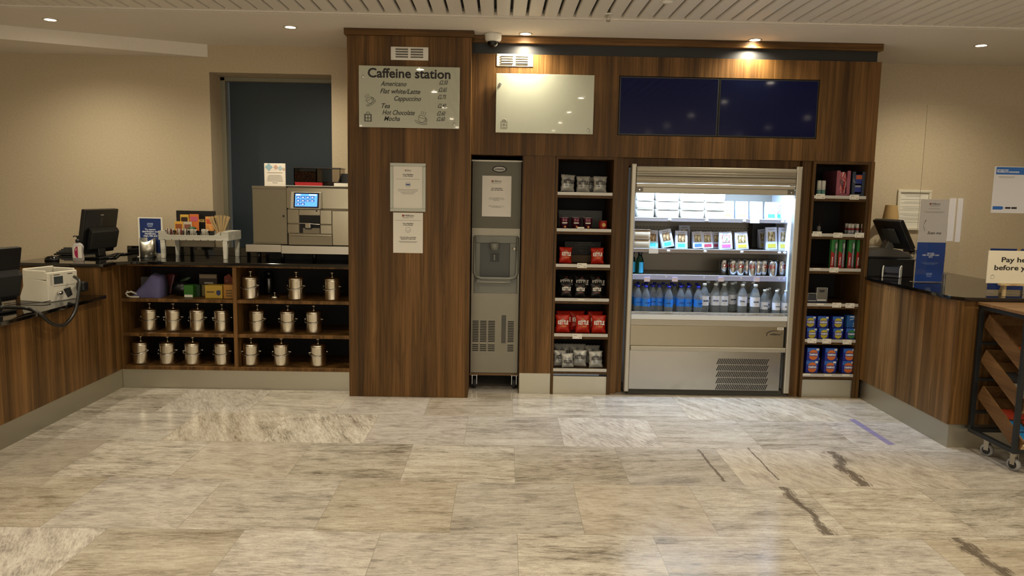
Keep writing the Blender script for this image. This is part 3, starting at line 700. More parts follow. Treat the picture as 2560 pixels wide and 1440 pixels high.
# ------------------------------------------------------------------ clutter on the top left shelf
SZ = .678
def cloth_lump():
    b = B(); x0, x1 = at(336,700,Y=.72).x, at(407,700,Y=.72).x; n, m = 14, 10; vs = []; fs = []
    for i in range(n+1):
        u = i/n; top = .035+.135*min(1, max(0, (u-.08)/.55))**.9
        for j in range(m+1):
            v = j/m; a = PI*v; d = .085*(.75+.25*u)
            r = 1+.05*math.sin(9*u+4*v)+.03*math.sin(21*v+3*u)
            vs.append((x0+(x1-x0)*u+.004*math.sin(13*v), .74-d*math.cos(a)*r, SZ+top*abs(math.sin(a))**.55*r+.0))
    for i in range(n):
        for j in range(m): k = i*(m+1)+j; fs.append((k, k+1, k+m+2, k+m+1))
    fs.append(tuple(range(m, -1, -1))); fs.append(tuple(n*(m+1)+j for j in range(m+1)))
    b.add(vs, fs, mat('lilac_cloth', '#5f5c84', .85), True); return b
t = thing('folded_cloth', 'lilac folded cloth bag with white cords on the top left shelf', 'cloth', (at(375,700,Y=.72).x, .74, SZ))
cloth_lump().build('fabric', t)
xc = at(336,700,Y=.70).x
B().tube([(xc+.03,.68,SZ+.02),(xc-.01,.66,SZ+.045),(xc-.04,.65,SZ+.035),(xc-.03,.645,SZ+.010),(xc,.64,SZ+.007),(xc+.06,.635,SZ+.008)], .007, mat('white_cord', '#c9c6b6', .8), 8).tube([(xc-.03,.655,SZ+.05),(xc-.045,.65,SZ+.03),(xc-.02,.645,SZ+.008)], .006, mat('white_cord'), 8).build('cord', t)
def boxt(name, lb, cat, px0, px1, py0, py1, y, dep, m, z=None, bev=.002, group=None):
    """a thing standing at depth y, seen between pixels px0..px1 and py0..py1"""
    a, b_ = at(px0, py0, Y=y), at(px1, py1, Y=y); z0 = b_.z if z is None else z
    t = thing(name, lb, cat, ((a.x+b_.x)/2, y+dep/2, z0), group)
    B().box(a.x, b_.x, y, y+dep, z0, a.z, m).build('box_body', t, bev); return t, a.x, b_.x, z0, a.z
def face(t, x0, x1, y, z0, z1, m, name='printed_panel'): return B().box(x0, x1, y-.0012, y, z0, z1, m).build(name, t)
boxt('carton', 'grey carton behind the lilac cloth on the top left shelf', 'box', 340, 375, 692, 730, .93, .10, mat('grey_card', '#67645f', .8), SZ)
t = thing('snack_pouch', 'dark red pouch standing right of the lilac cloth', 'pouch', (at(422,700,Y=.84).x, .84, SZ))
x0, x1 = at(409,700,Y=.84).x, at(438,700,Y=.84).x
B().prism([(x0,SZ),(x0+.05,SZ),(x1,SZ+.155),(x1-.02,SZ+.165),(x0,SZ+.150)], .84, .90, mat('maroon_foil', '#4b1b20', .35), 'Y').build('pouch_body', t, .012); 
b = B()
x0, x1 = at(425,700,Y=.76).x, at(480,700,Y=.76).x; vs = []; fs = []
for i in range(9):
    for j in range(10):
        a = 2*PI*j/10; u = i/8; r = .075*math.sin(PI*min(.98, max(.06, u*.9+.08)))**.5*(1+.14*math.sin(5*a+i)); vs.append(((x0+x1)/2+1.05*r*math.cos(a), .80+r*math.sin(a), SZ+.13*u))
for i in range(8):
    for j in range(10): fs.append((i*10+j, i*10+(j+1) % 10, (i+1)*10+(j+1) % 10, (i+1)*10+j))
fs.append(tuple(range(9,-1,-1))); fs.append(tuple(80+j for j in range(10)))
b.add(vs, fs, mat('black_film', '#0b0d0c', .3), True)
t = thing('bin_bag', 'crumpled black plastic bag with a green corner on the top left shelf', 'bag', ((x0+x1)/2, .80, SZ)); b.build('bag_body', t)
B().tube([((x0+x1)/2+.0,.76,SZ+.12),((x0+x1)/2+.05,.75,SZ+.135),((x0+x1)/2+.075,.75,SZ+.15)], [.010,.014,.006], mat('dark_green_film', '#2c4030', .4), 8).build('green_corner', t)
GRN, YEL = mat('green_card', '#2f6a1c', .6), mat('yellow_card', '#b59534', .6)
t, a, b_, z0, z1 = boxt('tea_carton', 'small green tea carton with a white lower band on the top left shelf', 'box', 459, 483, 713, 740, .70, .09, GRN, SZ); face(t, a+.004, b_-.004, .70, z0+.004, z0+.022, PAPER)
boxt('tea_carton', 'dark green carton behind the small green tea carton', 'box', 484, 500, 712, 738, .76, .10, mat('deep_green_card', '#17361c', .6), SZ)
t, a, b_, z0, z1 = boxt('tea_carton', 'yellow carton with a dark blue shield on the top left shelf', 'box', 512, 556, 713, 740, .69, .09, YEL, SZ)
B().prism([(b_-.045,z0+.055),(b_-.025,z0+.062),(b_-.012,z0+.055),(b_-.014,z0+.030),(b_-.028,z0+.018),(b_-.043,z0+.030)], .6885, .69, mat('shield_navy', '#27345c', .5), 'Y').build('printed_shield', t); face(t, a+.012, b_-.060, .69, z0+.042, z0+.052, mat('brown_ink', '#5e4a2a', .6))
t, a, b_, z0, z1 = boxt('tea_carton', 'orange yellow carton right of the yellow shield carton, against the divider', 'box', 558, 582, 712, 740, .69, .09, mat('amber_card', '#a8752a', .6), SZ)
for k in range(3): face(t, a+.020, b_-.004, .69, z0+.014+k*.02, z0+.024+k*.02, mat('brown_ink'))
t, a, b_, z0, z1 = boxt('tea_carton', 'pale yellow carton behind the yellow shield carton', 'box', 497, 540, 711, 738, .80, .08, mat('dull_yellow_card', '#77683a', .6), SZ)
z_up = z1+.0005
t, a, b_, z0, z1 = boxt('tea_carton', 'black and white carton stacked on the pale yellow carton', 'box', 497, 543, 684, 709, .80, .08, mat('brown_black_card', '#2b211c', .6), z_up)
face(t, a+.004, b_-.004, .80, z1-.035, z1-.006, mat('dull_cream_card', '#81755c', .6)); face(t, a+.04, b_-.03, .80, z0+.006, z0+.018, mat('dull_white', '#aaa595', .6))
q0 = at(560, 700, Y=.82); x1 = at(582, 700, Y=.82).x
t = thing('gable_carton', 'red orange gable topped carton against the shelf divider', 'box', ((q0.x+x1)/2, .86, SZ)); B().prism([(q0.x,SZ),(x1,SZ),(x1,SZ+.135),(q0.x+.04,SZ+.172),(q0.x,SZ+.150)], .82, .90, mat('red_orange_card', '#7b3018', .6), 'Y').build('carton_body', t, .002)
for k in range(5): B().lathe([(.004,0),(.004,.001)], mat('dull_white'), c=(q0.x+.02+.03*(k % 2), .8187, SZ+.03+k*.022), n=10, axis='Y').build('printed_dot', t)

# ================================================================== things on the left worktop
ZT = CT
# till monitor on the upper counter
def make_monitor(sx, sz, base_z, pos, rz, lb, tilt=.16):
    t = thing('till_monitor', lb, 'monitor', (0,0,0))
    n = B(); n.box(-sx/2, sx/2, -.018, .018, 0, sz, BLACK); m_ = n.build('display_case', t, .006)
    bk = B().prism([(-.018,.02),(-.05,.04),(-.055,sz*.50),(-.040,sz*.56),(-.018,sz*.60)], -sx*.36, sx*.46, BLACKM, 'X').build('back_housing', m_, .006, origin=None); bk.location = (0,0,0)
    B().box(-.018, .018, -.0195, -.0178, sz*.86, sz*.885, mat('silver_mark', '#9a968c', .4)).build('maker_mark', m_)
    B().box(-.014, .014, -.0192, -.0178, sz*.64, sz*.80, mat('dark_emboss', '#2a2a28', .4)).build('embossed_crest', m_, .005)
    B().box(-sx/2+.012, sx/2-.012, .0175, .019, .015, sz-.015, mat('dark_screen', '#0a0a0c', .1)).build('screen', m_)
    B().box(-.10, .10, -.10, .09, 0, .016, BLACK).prism([(-.06,.016),(-.02,.016),(-.015,base_z+.10),(-.045,base_z+.10)], -.04, .04, BLACK, 'X').build('stand', t, .006)
    m_.location = (0,0,base_z); m_.rotation_euler = (tilt,0,0)
    t.location = pos; t.rotation_euler = (0,0,rz); return t
q = at(246, 640, Z=ZT)
make_monitor(.40, .33, .045, (at(240,645,Z=ZT).x-.0, .80, ZT), math.radians(84), 'black till monitor seen from behind on the upper granite worktop', .17)
make_monitor(.38, .33, .060, (-3.12, -.50, .735), math.radians(78), 'black till monitor cut off by the left edge of the photo', .17)
# hand sanitiser
p = at(197, 652, Z=ZT); t = thing('hand_sanitiser', 'clear pump bottle of hand gel with magenta label by the left monitor', 'pump bottle', p)
def loc(b): return shift(b, (p.x, p.y, p.z))
loc(B().lathe([(.034,0),(.040,.006),(.040,.03),(.034,.062),(.038,.092),(.040,.105),(.030,.122),(.014,.132),(.014,.136)], mat('gel_bottle', '#e6dfdc', .08, trans=.6, ior=1.2), n=32, sy=.62)).build('bottle', t)
loc(B().lathe([(.016,.134),(.016,.152),(.010,.156),(.006,.158),(.006,.172)], BLACK, n=20)).build('pump_collar', t)
loc(B().box(-.008,.010,-.008,.008,.170,.182,BLACK).tube([(0,0,.178),(-.022,-.004,.179),(-.030,-.005,.172)], .004, BLACK, 8)).build('pump_nozzle', t, .001)
def wraplab(a0, a1, z0, z1, m, k=0., r=.0405):
    vs = []; fs = []; n = 10
    for i in range(n+1):
        a = a0+(a1-a0)*i/n
        for z in (z0, z1): vs.append((r*math.cos(a), r*.66*math.sin(a), z))
    for i in range(n): fs.append((2*i, 2*i+2, 2*i+3, 2*i+1))
    return B().add(vs, fs, m, True)
loc(wraplab(PI*1.02, PI*1.80, .022, .108, PAPERW)).build('label', t); 
bb = B(); vs = []; n = 16
for i in range(n+1):
    a = PI*(-.5+i/n); z = .064+.042*math.sin(a); c_ = PI*1.58-.62*math.cos(a)*1.0
    vs.append((.041*math.cos(c_), .041*.66*math.sin(c_)-.0006, z))
loc(bb.add(vs, [tuple(range(n+1))], mat('magenta_label', '#a30f4d', .4))).build('magenta_patch', t)
# mouse, keyboard, cables
p = at(130, 652, Z=ZT); t = thing('computer_mouse', 'black glossy computer mouse on the upper granite worktop', 'mouse', p)
b = B().lathe([(.0001,.036),(.030,.033),(.046,.022),(.052,.008),(.050,0)], mat('gloss_black', '#0b0b0b', .15), n=28, sy=.62); loc(b).build('shell', t)
loc(B().box(-.006,.006,-.004,.004,.034,.038,DGREY)).build('scroll_wheel', t, .001)
p = at(190, 637, Z=ZT); t = thing('till_keyboard', 'low black keyboard lying behind the hand gel bottle', 'keyboard', (p.x, p.y, p.z))
b = loc(B().prism([(-.08,0),(.08,0),(.08,.034),(-.08,.012)], -.13, .19, BLACK, 'X')); k_ = b.build('case', t, .004)
b = B()
for i in range(12):
    for j in range(4): b.box(-.12+i*.025, -.098+i*.025, -.06+j*.034, -.032+j*.034, .018+.008*j, .026+.009*j, DGREY)
loc(b).build('keys', t, .002)
b = B()
for k in range(6):
    pts = [at(268+k*3+i*14+7*math.sin(k*1.7+i*1.3), 645-3.2*i-2*k+3*math.sin(i*2.1+k), Z=ZT+.006) for i in range(6)]
    b.tube(pts, .0045, BLACK, 6)
b.build('cable_bundle', label='tangle of thin black cables on the worktop right of the monitor', cat='cable')
# notice in the white stand + steel table bin
yb = .98
q0, q1 = at(344,543,Y=yb), at(409,646,Y=yb); zb = ZT
t = thing('counter_notice', 'blue notice in a white upright frame behind the small steel bin', 'sign', ((q0.x+q1.x)/2, yb, zb))
B().box(q0.x,q1.x,yb,yb+.008,zb,q0.z,PAPERW).box(q0.x,q1.x,yb-.03,yb+.03,zb,zb+.004,PAPERW).build('frame', t, .001); pn = B().box(q0.x+.014,q1.x-.012,yb-.0015,yb,zb+.03,q0.z-.008,BLUED).build('blue_sheet', t)
xc = (q0.x+q1.x)/2; zt = q0.z
B().box(xc-.022,xc+.022,yb-.0022,yb-.0015,zt-.062,zt-.044,mat('pale_blue_ink', '#8fa2c8', .5)).build('logo_box', t); txt('Hilton', .010, BLUED, t, (xc, yb-.0028, zt-.053), width=.036); txt('Foundation', .006, WHITEINK, t, (xc, yb-.0026, zt-.070), width=.036)
txt('To ensure\ndistribution and\ncleanliness,\ncups, lids and', .0125, WHITEINK, t, (xc, yb-.0026, zt-.118), width=.125, bold=.03)
p = at(370, 642, Z=ZT); p.y = .93; p.x = at(370,620,Y=.93).x; t = thing('table_bin', 'small stainless steel table bin with a slanted open top', 'bin', p)
b = B(); n = 36; vs = []; fs = []
R_, H_ = .058, .150
for i in range(n):
    a = 2*PI*i/n; x_, y_ = R_*math.cos(a), R_*math.sin(a); h = H_-.030*math.sin(a)**2*(1 if y_ < 0 else 0)
    for r, z in ((R_,0),(R_,h),(R_*.94,h),(R_*.92,.05)): vs.append((r*math.cos(a), r*math.sin(a), z))
for i in range(n):
    j = (i+1) % n
    for k in range(3): fs.append((i*4+k, j*4+k, j*4+k+1, i*4+k+1))
fs.append(tuple(i*4+3 for i in range(n))); fs.append(tuple(i*4 for i in range(n-1,-1,-1)))
loc(b.add(vs, fs, steel('bin_steel', '#cbc6b8', .36, 1., 'Z'), True)).build('shell', t); loc(B().lathe([(R_+.0015,0),(R_+.0015,.006)], BLACK, n=36)).build('base_ring', t)

# whitewashed crate stand
CR = wood('whitewashed_pine', '#9c998d', '#c2bfb2', '#d6d3c6', .7, 'X', 2.)
yf, ybk = .885, 1.165
X0, X1 = at(396,600,Y=yf).x, at(571,600,Y=yf).x
zt, zbm = at(480,578,Y=yf).z, at(480,601,Y=yf).z; zl = zbm+.012
t = thing('crate_stand', 'whitewashed wooden crate on four legs holding sugar sachets and stirrers', 'stand', ((X0+X1)/2, 1.02, ZT))
zrim = at(398,577,Y=yf).z; zlow = at(480,588,Y=yf).z
fr = [(X0,zbm),(X1,zbm),(X1,zrim),(X1-.055,zrim),(X1-.055,zlow),(X0+.075,zlow),(X0+.058,zlow+.008),(X0+.052,zrim),(X0,zrim)]
B().prism(fr, yf, yf+.014, CR, 'Y').build('front_board', t, .001); B().box(X0,X1,ybk,ybk+.014,zbm,zrim,CR).build('back_board', t, .001)
B().box(X0,X0+.012,yf+.0145,ybk-.0005,zbm,zrim,CR).build('side_board', t, .001); B().box(X1-.012,X1,yf+.0145,ybk-.0005,zbm,zrim,CR).build('side_board', t, .001)
B().box(X1-.0545,X1-.0125,yf+.0145,ybk-.0005,zrim-.010,zrim,CR).build('end_lid', t, .001)
b = B(); n = 10
for k in range(n): b.box(X0+.0125+k*(X1-X0-.027)/n, X0+.0125+(k+.9)*(X1-X0-.027)/n, yf+.0145, ybk-.001, zbm-.0, zl, CR)
b.build('base_slats', t)
b = B()
for k in range(9): xx = X0+.045+k*(X1-X0-.09)/8; b.box(xx-.003, xx+.003, yf-.0008, yf+.002, zbm, zbm+.006, BLACKM)
b.build('slat_nails', t)
B().prism([(X1-.17,zl),(X1-.07,zl),(X1-.07,zl+.055)], yf+.02, yf+.032, CR, 'Y').build('divider', t, .001)
for lx, ly in ((X0+.012,yf),(X1-.046,yf),(X0+.012,ybk-.014),(X1-.046,ybk-.014)):
    B().prism([(lx+.004,ZT),(lx+.030,ZT),(lx+.036,zbm-.0005),(lx,zbm-.0005)], ly, ly+.028, CR, 'Y').build('leg', t, .002)
CRATE = t
# tea display box with open lid
yl = 1.10
q0, q1 = at(440,526,Y=yl), at(540,598,Y=yl)
t = thing('tea_box', 'black tea display box with its lid standing open behind the sachets', 'tea box', ((q0.x+q1.x)/2, 1.07, zl))
B().box(q0.x,q1.x,yl,yl+.012,zl+.05,q0.z,mat('tea_black', '#0a0808', .45)).build('open_lid', t, .002); B().box(q0.x,q1.x-.01,1.0,yl,zl+.001,zl+.055,mat('tea_black')).build('base', t, .002)
qt = at(495, 552, Y=yl-.003); txt('TWININGS', .021, mat('gold_print', '#cdb06a', .4), t, (at(487,552,Y=yl).x, yl-.001, qt.z), width=.155, bold=.05)
TEA = [(462,548,30,18,'#c9a23c','#2b1a10','yellow and black tea packet left of the pink packet'),(486,547,44,24,'#c7692a','#b8566d','orange and pink tea packet in the middle of the tea box'),(525,553,30,22,'#d9964f','#c0522e','peach orange tea packet at the right of the tea box'),
       (448,565,24,18,'#c99a3e','#8a4a22','small amber tea packet at the left front of the tea box'),(470,566,22,10,'#b9aa98','#7a4a3a','cream tea packet in the front left of the tea box')]
for k, (px, py, w_, h_, c1, c2, lb) in enumerate(TEA):
    y_ = 1.002-.0*k-(.0 if k < 3 else .028); c = at(px, py, Y=y_); ww, hh = .033 if k != 1 else .036, .036
    t = thing('tea_packet', lb, 'tea packet', (c.x, y_, c.z-hh), 'tea packets in the display box')
    B().box(c.x-ww, c.x+ww, y_-.008, y_-.001, zl+.001 if k > 2 else zl+.056, c.z+hh, mat('tea_'+c1, c1, .5)).build('packet', t, .002)
    B().box(c.x-ww*.75, c.x+ww*.75, y_-.0092, y_-.008, c.z-.018, c.z+hh*.45, mat('tea_'+c2, c2, .5)).build('printed_panel', t)
# sachet tumblers
b = None
for k, (px, c, lb) in enumerate(((424,'#6a2f2a','tumbler of red brown sugar sachets at the left end of the crate'),(449,'#7d3a30','tumbler of pink and brown sachets second from the left'),(464,'#5a5446','narrow tumbler of grey sachets in the middle of the crate'),(482,'#a9a9a4','tumbler of white milk sachets right of middle'),(511,'#b9b6aa','tumbler of white sachets nearest the wooden stirrers'))):
    y_ = .945; q = at(px, 580, Y=y_); r = .034 if k != 2 else .022
    t = thing('sachet_tumbler', lb, 'tumbler', (q.x, y_, zl), 'clear tumblers in the crate')
    B().lathe([(r*.75,zl+.001),(r,zl+.060),(r*.94,zl+.060),(r*.70,zl+.004)], ACRYL, c=(q.x,y_,0), n=20).build('glass', t)
    for j in range(12):
        a = j*2.4; rr = r*.55*((j % 3)/2.2+.15); n0 = B(); cx, cy = q.x+rr*math.cos(a), y_+rr*math.sin(a)*.8
        n0.box(cx-.010, cx+.010, cy-.002, cy+.002, zl+.006, zl+.068+.008*((j*7) % 5)/5, mat('sachet_'+(c if j % 2 else '#d6cec0'), c if j % 2 else '#d6cec0', .6))
        n0.rot(0, a, (cx,cy,0)).build('sachet', t)
q = at(484,566,Y=1.0); bb = B().lathe([(.028,0),(.026,.010),(.012,.016)], mat('green_foil', '#1f5a3a', .4), c=(q.x,.975,zl+.072), n=16)
bb.lathe([(.010,-.071),(.010,0)], mat('green_foil'), c=(q.x,.975,zl+.072), n=10).build('green_pack', label='small dark green sachet bundle behind the white sachets', cat='sachet')
q = at(552, 585, Y=.965)
t = thing('stirrer_cup', 'small brown cup holding the wooden stirrers in the crate', 'cup', (q.x, .965, zl)); B().lathe([(.024,zl+.001),(.030,zl+.055),(.028,zl+.055),(.022,zl+.004)], mat('kraft_cup', '#8e6f48', .7), c=(q.x,.965,0), n=20).build('cup_body', t)
ST = None
for k in range(18):
    a = (k-9)*.041+random.uniform(-.02,.02); d = random.uniform(-.10,.12); L = .175+random.uniform(-.008,.006)
    if ST is None: ST = B().prism([(-.0035,0),(.0035,0),(.0045,.165),(.003,.175),(-.003,.175),(-.0045,.165)], -.0007, .0007, PINE, 'Y').build('coffee_stirrer', origin=(0,0,0)); o = ST
    else: o = ST.copy(); COL.objects.link(o)
    o.location = (q.x+.4*(k-9)*.0018, .965+d*.08, zl+.008); o.rotation_euler = (-d*.5, a*1.25, 0)
    o['label'] = 'thin flat wooden coffee stirrer fanned out in the small brown cup'; o['category'] = 'stirrer'; o['group'] = 'wooden stirrers in the cup'

# ================================================================== coffee machine
YM = .74
def mx(px): return at(px, 560, Y=YM).x
def mz(py, px=760): return at(px, py, Y=YM).z
t = CM = thing('coffee_machine', 'large stainless bean to cup coffee machine with a lit touch screen', 'coffee machine', (mx(750), .95, ZT))
SIDEST = steel('machine_side', '#7d7564', .45, .9); FACEST = steel('machine_face', '#938b77', .22, 1., 'N', .06)
zb, ztop = mz(612), mz(466)
B().box(mx(631),mx(717),YM+.01,1.10,zb,mz(466,675),SIDEST).build('milk_cooler', CM, .004)
B().box(mx(632),mx(716),YM+.004,YM+.01,mz(606,675),mz(473,675),SIDEST).build('cooler_door', CM, .002)
B().lathe([(.008,0),(.008,-.004)], BLACK, c=(mx(709),YM+.004,mz(541)), n=14, axis='Y').build('door_lock', CM)
B().box(mx(631),mx(717),YM+.004,YM+.01,mz(472,675),mz(465,675),SIDEST).build('cooler_head', CM, .001)
B().box(mx(719),-1.195,YM+.012,1.10,zb,ztop-.002,SIDEST).build('machine_body', CM, .003)
B().box(mx(716),-1.195,YM-.004,1.10,ztop,ztop+.006,WHITE_ALU).build('top_plate', CM, .001)
def fp(px0, px1, py0, py1, n='front_panel', y=0., m=FACEST): return B().box(mx(px0),min(mx(px1),-1.196) ,YM+y,YM+.012,mz(py1),mz(py0),m).build(n, CM, .0015)
fp(717,872,470,520.5); fp(719,747,524,558); fp(719,747,561,583); fp(801,829,525,559); fp(801,829,562,584); fp(748,800,524,537.5); fp(831,872,526,612)
fp(723,830,585,590,'cup_ledge',-.01); fp(724,831,590.5,612,'drip_box',-.014, SIDEST)
B().box(mx(748),mx(800),YM+.010,YM+.0125,mz(583),mz(538.5),BLACKM).build('dispensing_bay', CM)
B().box(mx(757),mx(799),YM+.004,YM+.010,mz(583),mz(570),SIDEST).build('bay_splash_plate', CM)
b = B().tube([(mx(746),YM-.006,mz(558)),(mx(768),YM-.010,mz(558.5)),(mx(800),YM-.006,mz(560))], .004, CHROME, 8).box(mx(765),mx(777),YM-.022,YM+.004,mz(569),mz(557),CHROME)
b.build('spout_bar', CM, .001); B().lathe([(.022,0),(.030,.020),(.026,.034)], DGREY, c=(mx(771),YM-.002,mz(573)), n=18, sy=.5).build('spout', CM)
c = B().box(mx(731),mx(806),-.0,.03,0,.0,CREAM)
# touch screen, leaning back
sc = thing('x', 'x', 'x'); bpy.data.objects.remove(sc)
za, zc_ = mz(522,768), mz(480,768)
sx0, sx1 = mx(731), mx(806)
B().prism([(YM-.050,za),(YM,za-.004),(YM,zc_),(YM-.022,zc_)], sx0, sx1, mat('screen_frame', '#a39e90', .3, .6), 'X').build('screen_housing', CM, .002)
dy = .028; H = zc_-za; nrm = Vector((0, -H, -dy)).normalized()
def onscr(u, v, d=.0008):
    base = Vector((sx0+(sx1-sx0)*u, YM-.050+dy*v, za+H*v)); n_ = Vector((0,-H,dy)).normalized(); return base+n_*d
def scrq(u0,u1,v0,v1,m,name,d=.0008): return B().slab([onscr(u0,v0,d),onscr(u1,v0,d),onscr(u1,v1,d),onscr(u0,v1,d)], m, .0006).build(name, CM)
scrq(.10,.93,.06,.95,mat('screen_bezel', '#15152a', .15),'screen_bezel',.0006)
scrq(.15,.88,.14,.88,mat('menu_blue', '#4a86d8', .2, emit='#4f8fe8', es=1.3),'touch_screen',.0014)
ICN = mat('menu_icon', '#1d3b8f', .3, emit='#1c3c92', es=.6); ICW = mat('menu_pale', '#bfe0ff', .3, emit='#b5dcff', es=1.2)
ic = B()
for r in range(3):
    for c_ in range(4):
        if r == 2 and c_ > 1: continue
        u = .19+.155*c_; v = .62-.20*r; ic.slab([onscr(u,v,.0022),onscr(u+.125,v,.0022),onscr(u+.125,v-.0+.13,.0022),onscr(u,v+.13,.0022)], ICN, .0004)
        ic.slab([onscr(u+.02,v+.03,.0027),onscr(u+.10,v+.03,.0027),onscr(u+.09,v+.08,.0027),onscr(u+.03,v+.08,.0027)], ICW, .0004)
ic.slab([onscr(.17,.79,.0022),onscr(.32,.79,.0022),onscr(.32,.86,.0022),onscr(.17,.86,.0022)], ICW, .0004).slab([onscr(.60,.79,.0022),onscr(.85,.79,.0022),onscr(.85,.86,.0022),onscr(.60,.86,.0022)], ICW, .0004)
ic.build('menu_icons', CM)
B().lathe([(.006,0),(.006,-.003)], DGREY, c=(mx(792),YM,mz(527)), n=12, axis='Y').build('key_lock', CM)
# shelf plate with lip under the machine and its feet
B().box(mx(620),-1.196,YM-.05,1.06,mz(632)+.012,mz(614),STEEL).build('base_tray', CM, .003)
B().box(mx(620),mx(707),YM-.062,YM-.05,mz(630),mz(612),STEEL).box(mx(708),-1.196,YM-.062,YM-.05,mz(633),mz(614),STEEL).build('tray_lip', CM, .001)
for lx in (mx(640), mx(700), mx(780), -1.24):
    for ly in (.80, 1.02): B().cyl((lx, ly, ZT), .016, mz(632)+.012-ZT, BLACK, n=14).build('foot', CM)
B().box(mx(645),-1.2,.99,1.03,ZT,mz(632)+.012,BLACKM).build('plinth_box', CM)
# bean hoppers
zz0, zz1 = ztop+.0065, mz(421,790)
hx0, hx1 = mx(732), mx(848)
HOP = mat('smoked_clear', '#bdb4a8', .05, trans=1., ior=1.12)
B().box(hx0,hx1,YM+.05,YM+.055,zz0,zz1,HOP).box(hx0,hx0+.005,YM+.055,YM+.22,zz0,zz1,HOP).box(hx1-.005,hx1,YM+.055,YM+.22,zz0,zz1,HOP).box((hx0+hx1)/2-.008,(hx0+hx1)/2,YM+.055,YM+.22,zz0,zz1,mat('dark_rib', '#2a211a', .4)).build('bean_hopper', CM)
B().box(hx0-.003,hx1+.006,YM+.045,YM+.225,zz1,zz1+.008,mat('hopper_lid', '#231d18', .2)).build('hopper_lid', CM, .002)
def beans():
    m = mat('coffee_beans', '#3a1f10', .45); tt = NT(m); tc = tt.n('ShaderNodeTexCoord').outputs['Object']; vv = tt.n('ShaderNodeTexVoronoi'); tt.l(tc, vv.inputs['Vector']); vv.inputs['Scale'].default_value = 95
    tt.l(tt.ramp(vv.outputs['Distance'], [(.1,'#6b4326'),(.5,'#2a150b')]), tt.b.inputs['Base Color']); tt.bump(vv.outputs['Distance'], .8, .004); return m
BE = beans()
o = B().box(hx0+.006,(hx0+hx1)/2-.010,YM+.057,YM+.21,zz0+.001,zz1-.020,BE).build('coffee_beans', CM); o['kind'] = 'stuff'
o = B().box((hx0+hx1)/2+.001,hx1-.006,YM+.057,YM+.21,zz0+.001,zz0+.030,BE).build('coffee_beans', CM); o['kind'] = 'stuff'
q0, q1 = at(737,455,Y=YM+.02), at(806,463,Y=YM+.02)
B().prism([(q0.x,q0.z),(q1.x,q0.z),(q1.x,ztop+.0065),(q0.x+.008,ztop+.0065)], YM+.01, YM+.046, mat('red_plastic', '#9c0a12', .35), 'Y').build('grounds_scoop', label='red plastic tray lying on top of the coffee machine', cat='tray')
B().prism([(at(841,460,Y=.85).x,ztop+.0065),(-1.2,ztop+.0065),(-1.2,at(870,434,Y=.85).z),(at(853,434,Y=.85).x,at(853,434,Y=.85).z)], .85, .98, BLACK, 'Y').build('powder_container', bev=.002, label='black slanted container on the coffee machine beside the column', cat='container')
B().box(at(837,465,Y=.80).x,-1.2,.77,.83,ztop+.0065,at(850,458,Y=.80).z,PAPERW).build('white_box', bev=.001, label='small white box on the coffee machine beside the column', cat='box')
# card on top of the milk cooler
yc = YM+.02; q0, q1 = at(660,408,Y=yc), at(714,464,Y=yc); zc0 = mz(466,675)+.0008
t = thing('info_card', 'white card with pastel diamonds standing on the milk cooler', 'card', ((q0.x+q1.x)/2, yc, zc0))
B().box(q0.x,q1.x,yc,yc+.006,zc0,q0.z,mat('card_white', '#e6dfd2', .5)).build('card_body', t, .002)
for k, (u, v, s_, c) in enumerate(((.22,.84,.030,'#8fb6c6'),(.55,.84,.020,'#c9a89a'),(.76,.80,.020,'#a9c4cc'),(.93,.76,.014,'#c5b09c'))):
    cx, cz = q0.x+(q1.x-q0.x)*u, zc0+(q0.z-zc0)*v
    for dx, dz in ((1,0),(-1,0),(0,1),(0,-1)):
        o = s_*.5; B().prism([(cx+dx*o-o*.9,cz+dz*o),(cx+dx*o,cz+dz*o-o*.9),(cx+dx*o+o*.9,cz+dz*o),(cx+dx*o,cz+dz*o+o*.9)], yc-.0008, yc, mat('pastel_'+c, c, .6), 'Y').build('printed_diamond', t)
for k, v in enumerate((.60,.48,.42,.36,.30,.24,.16)):
    wd = (.36,.30,.34,.36,.36,.38,.12)[k]*(q1.x-q0.x); cx = (q0.x+q1.x)/2; zz = zc0+(q0.z-zc0)*v
    B().box(cx-wd,cx+wd,yc-.0006,yc,zz-.0016,zz+.0016,FADE).build('text_line', t)

# ================================================================== counting machine and cables on the lower worktop
ZL = .735
t = thing('counting_machine', 'white plastic counting machine with open hopper on the lower worktop', 'counting machine', (0,0,0))
W_, D_, Hh = .30, .20, .215
CRM = CREAM
b = B()
prof = [(-D_/2-.004,0),(D_/2+.03,0),(D_/2+.03,.03),(D_/2,.10),(D_/2,Hh),(D_/2-.012,Hh),(D_/2-.012,Hh-.055),(-D_/2+.012,Hh-.075),(-D_/2+.012,Hh-.02),(-D_/2-.004,Hh-.02)]
b.prism(prof, -W_/2, W_/2, CRM, 'X')
b.box(-W_/2,-W_/2+.012,-D_/2+.0125,D_/2-.0125,Hh-.07,Hh-.008,CRM).box(W_/2-.012,W_/2,-D_/2+.0125,D_/2-.0125,Hh-.07,Hh-.008,CRM); b.build('case', t, .006)
B().box(-W_/2+.013,W_/2-.013,-D_/2+.013,D_/2-.013,Hh-.078,Hh-.050,DGREY).build('hopper_floor', t)
y_ = -D_/2-.004
B().box(-.09,.0,y_-.001,y_,.115,.165,mat('lcd', '#3c4244', .2)).build('display', t); B().box(-.125,-.105,y_-.001,y_,.11,.18,mat('grey_print', '#b7b2a5', .5)).build('key_strip', t)
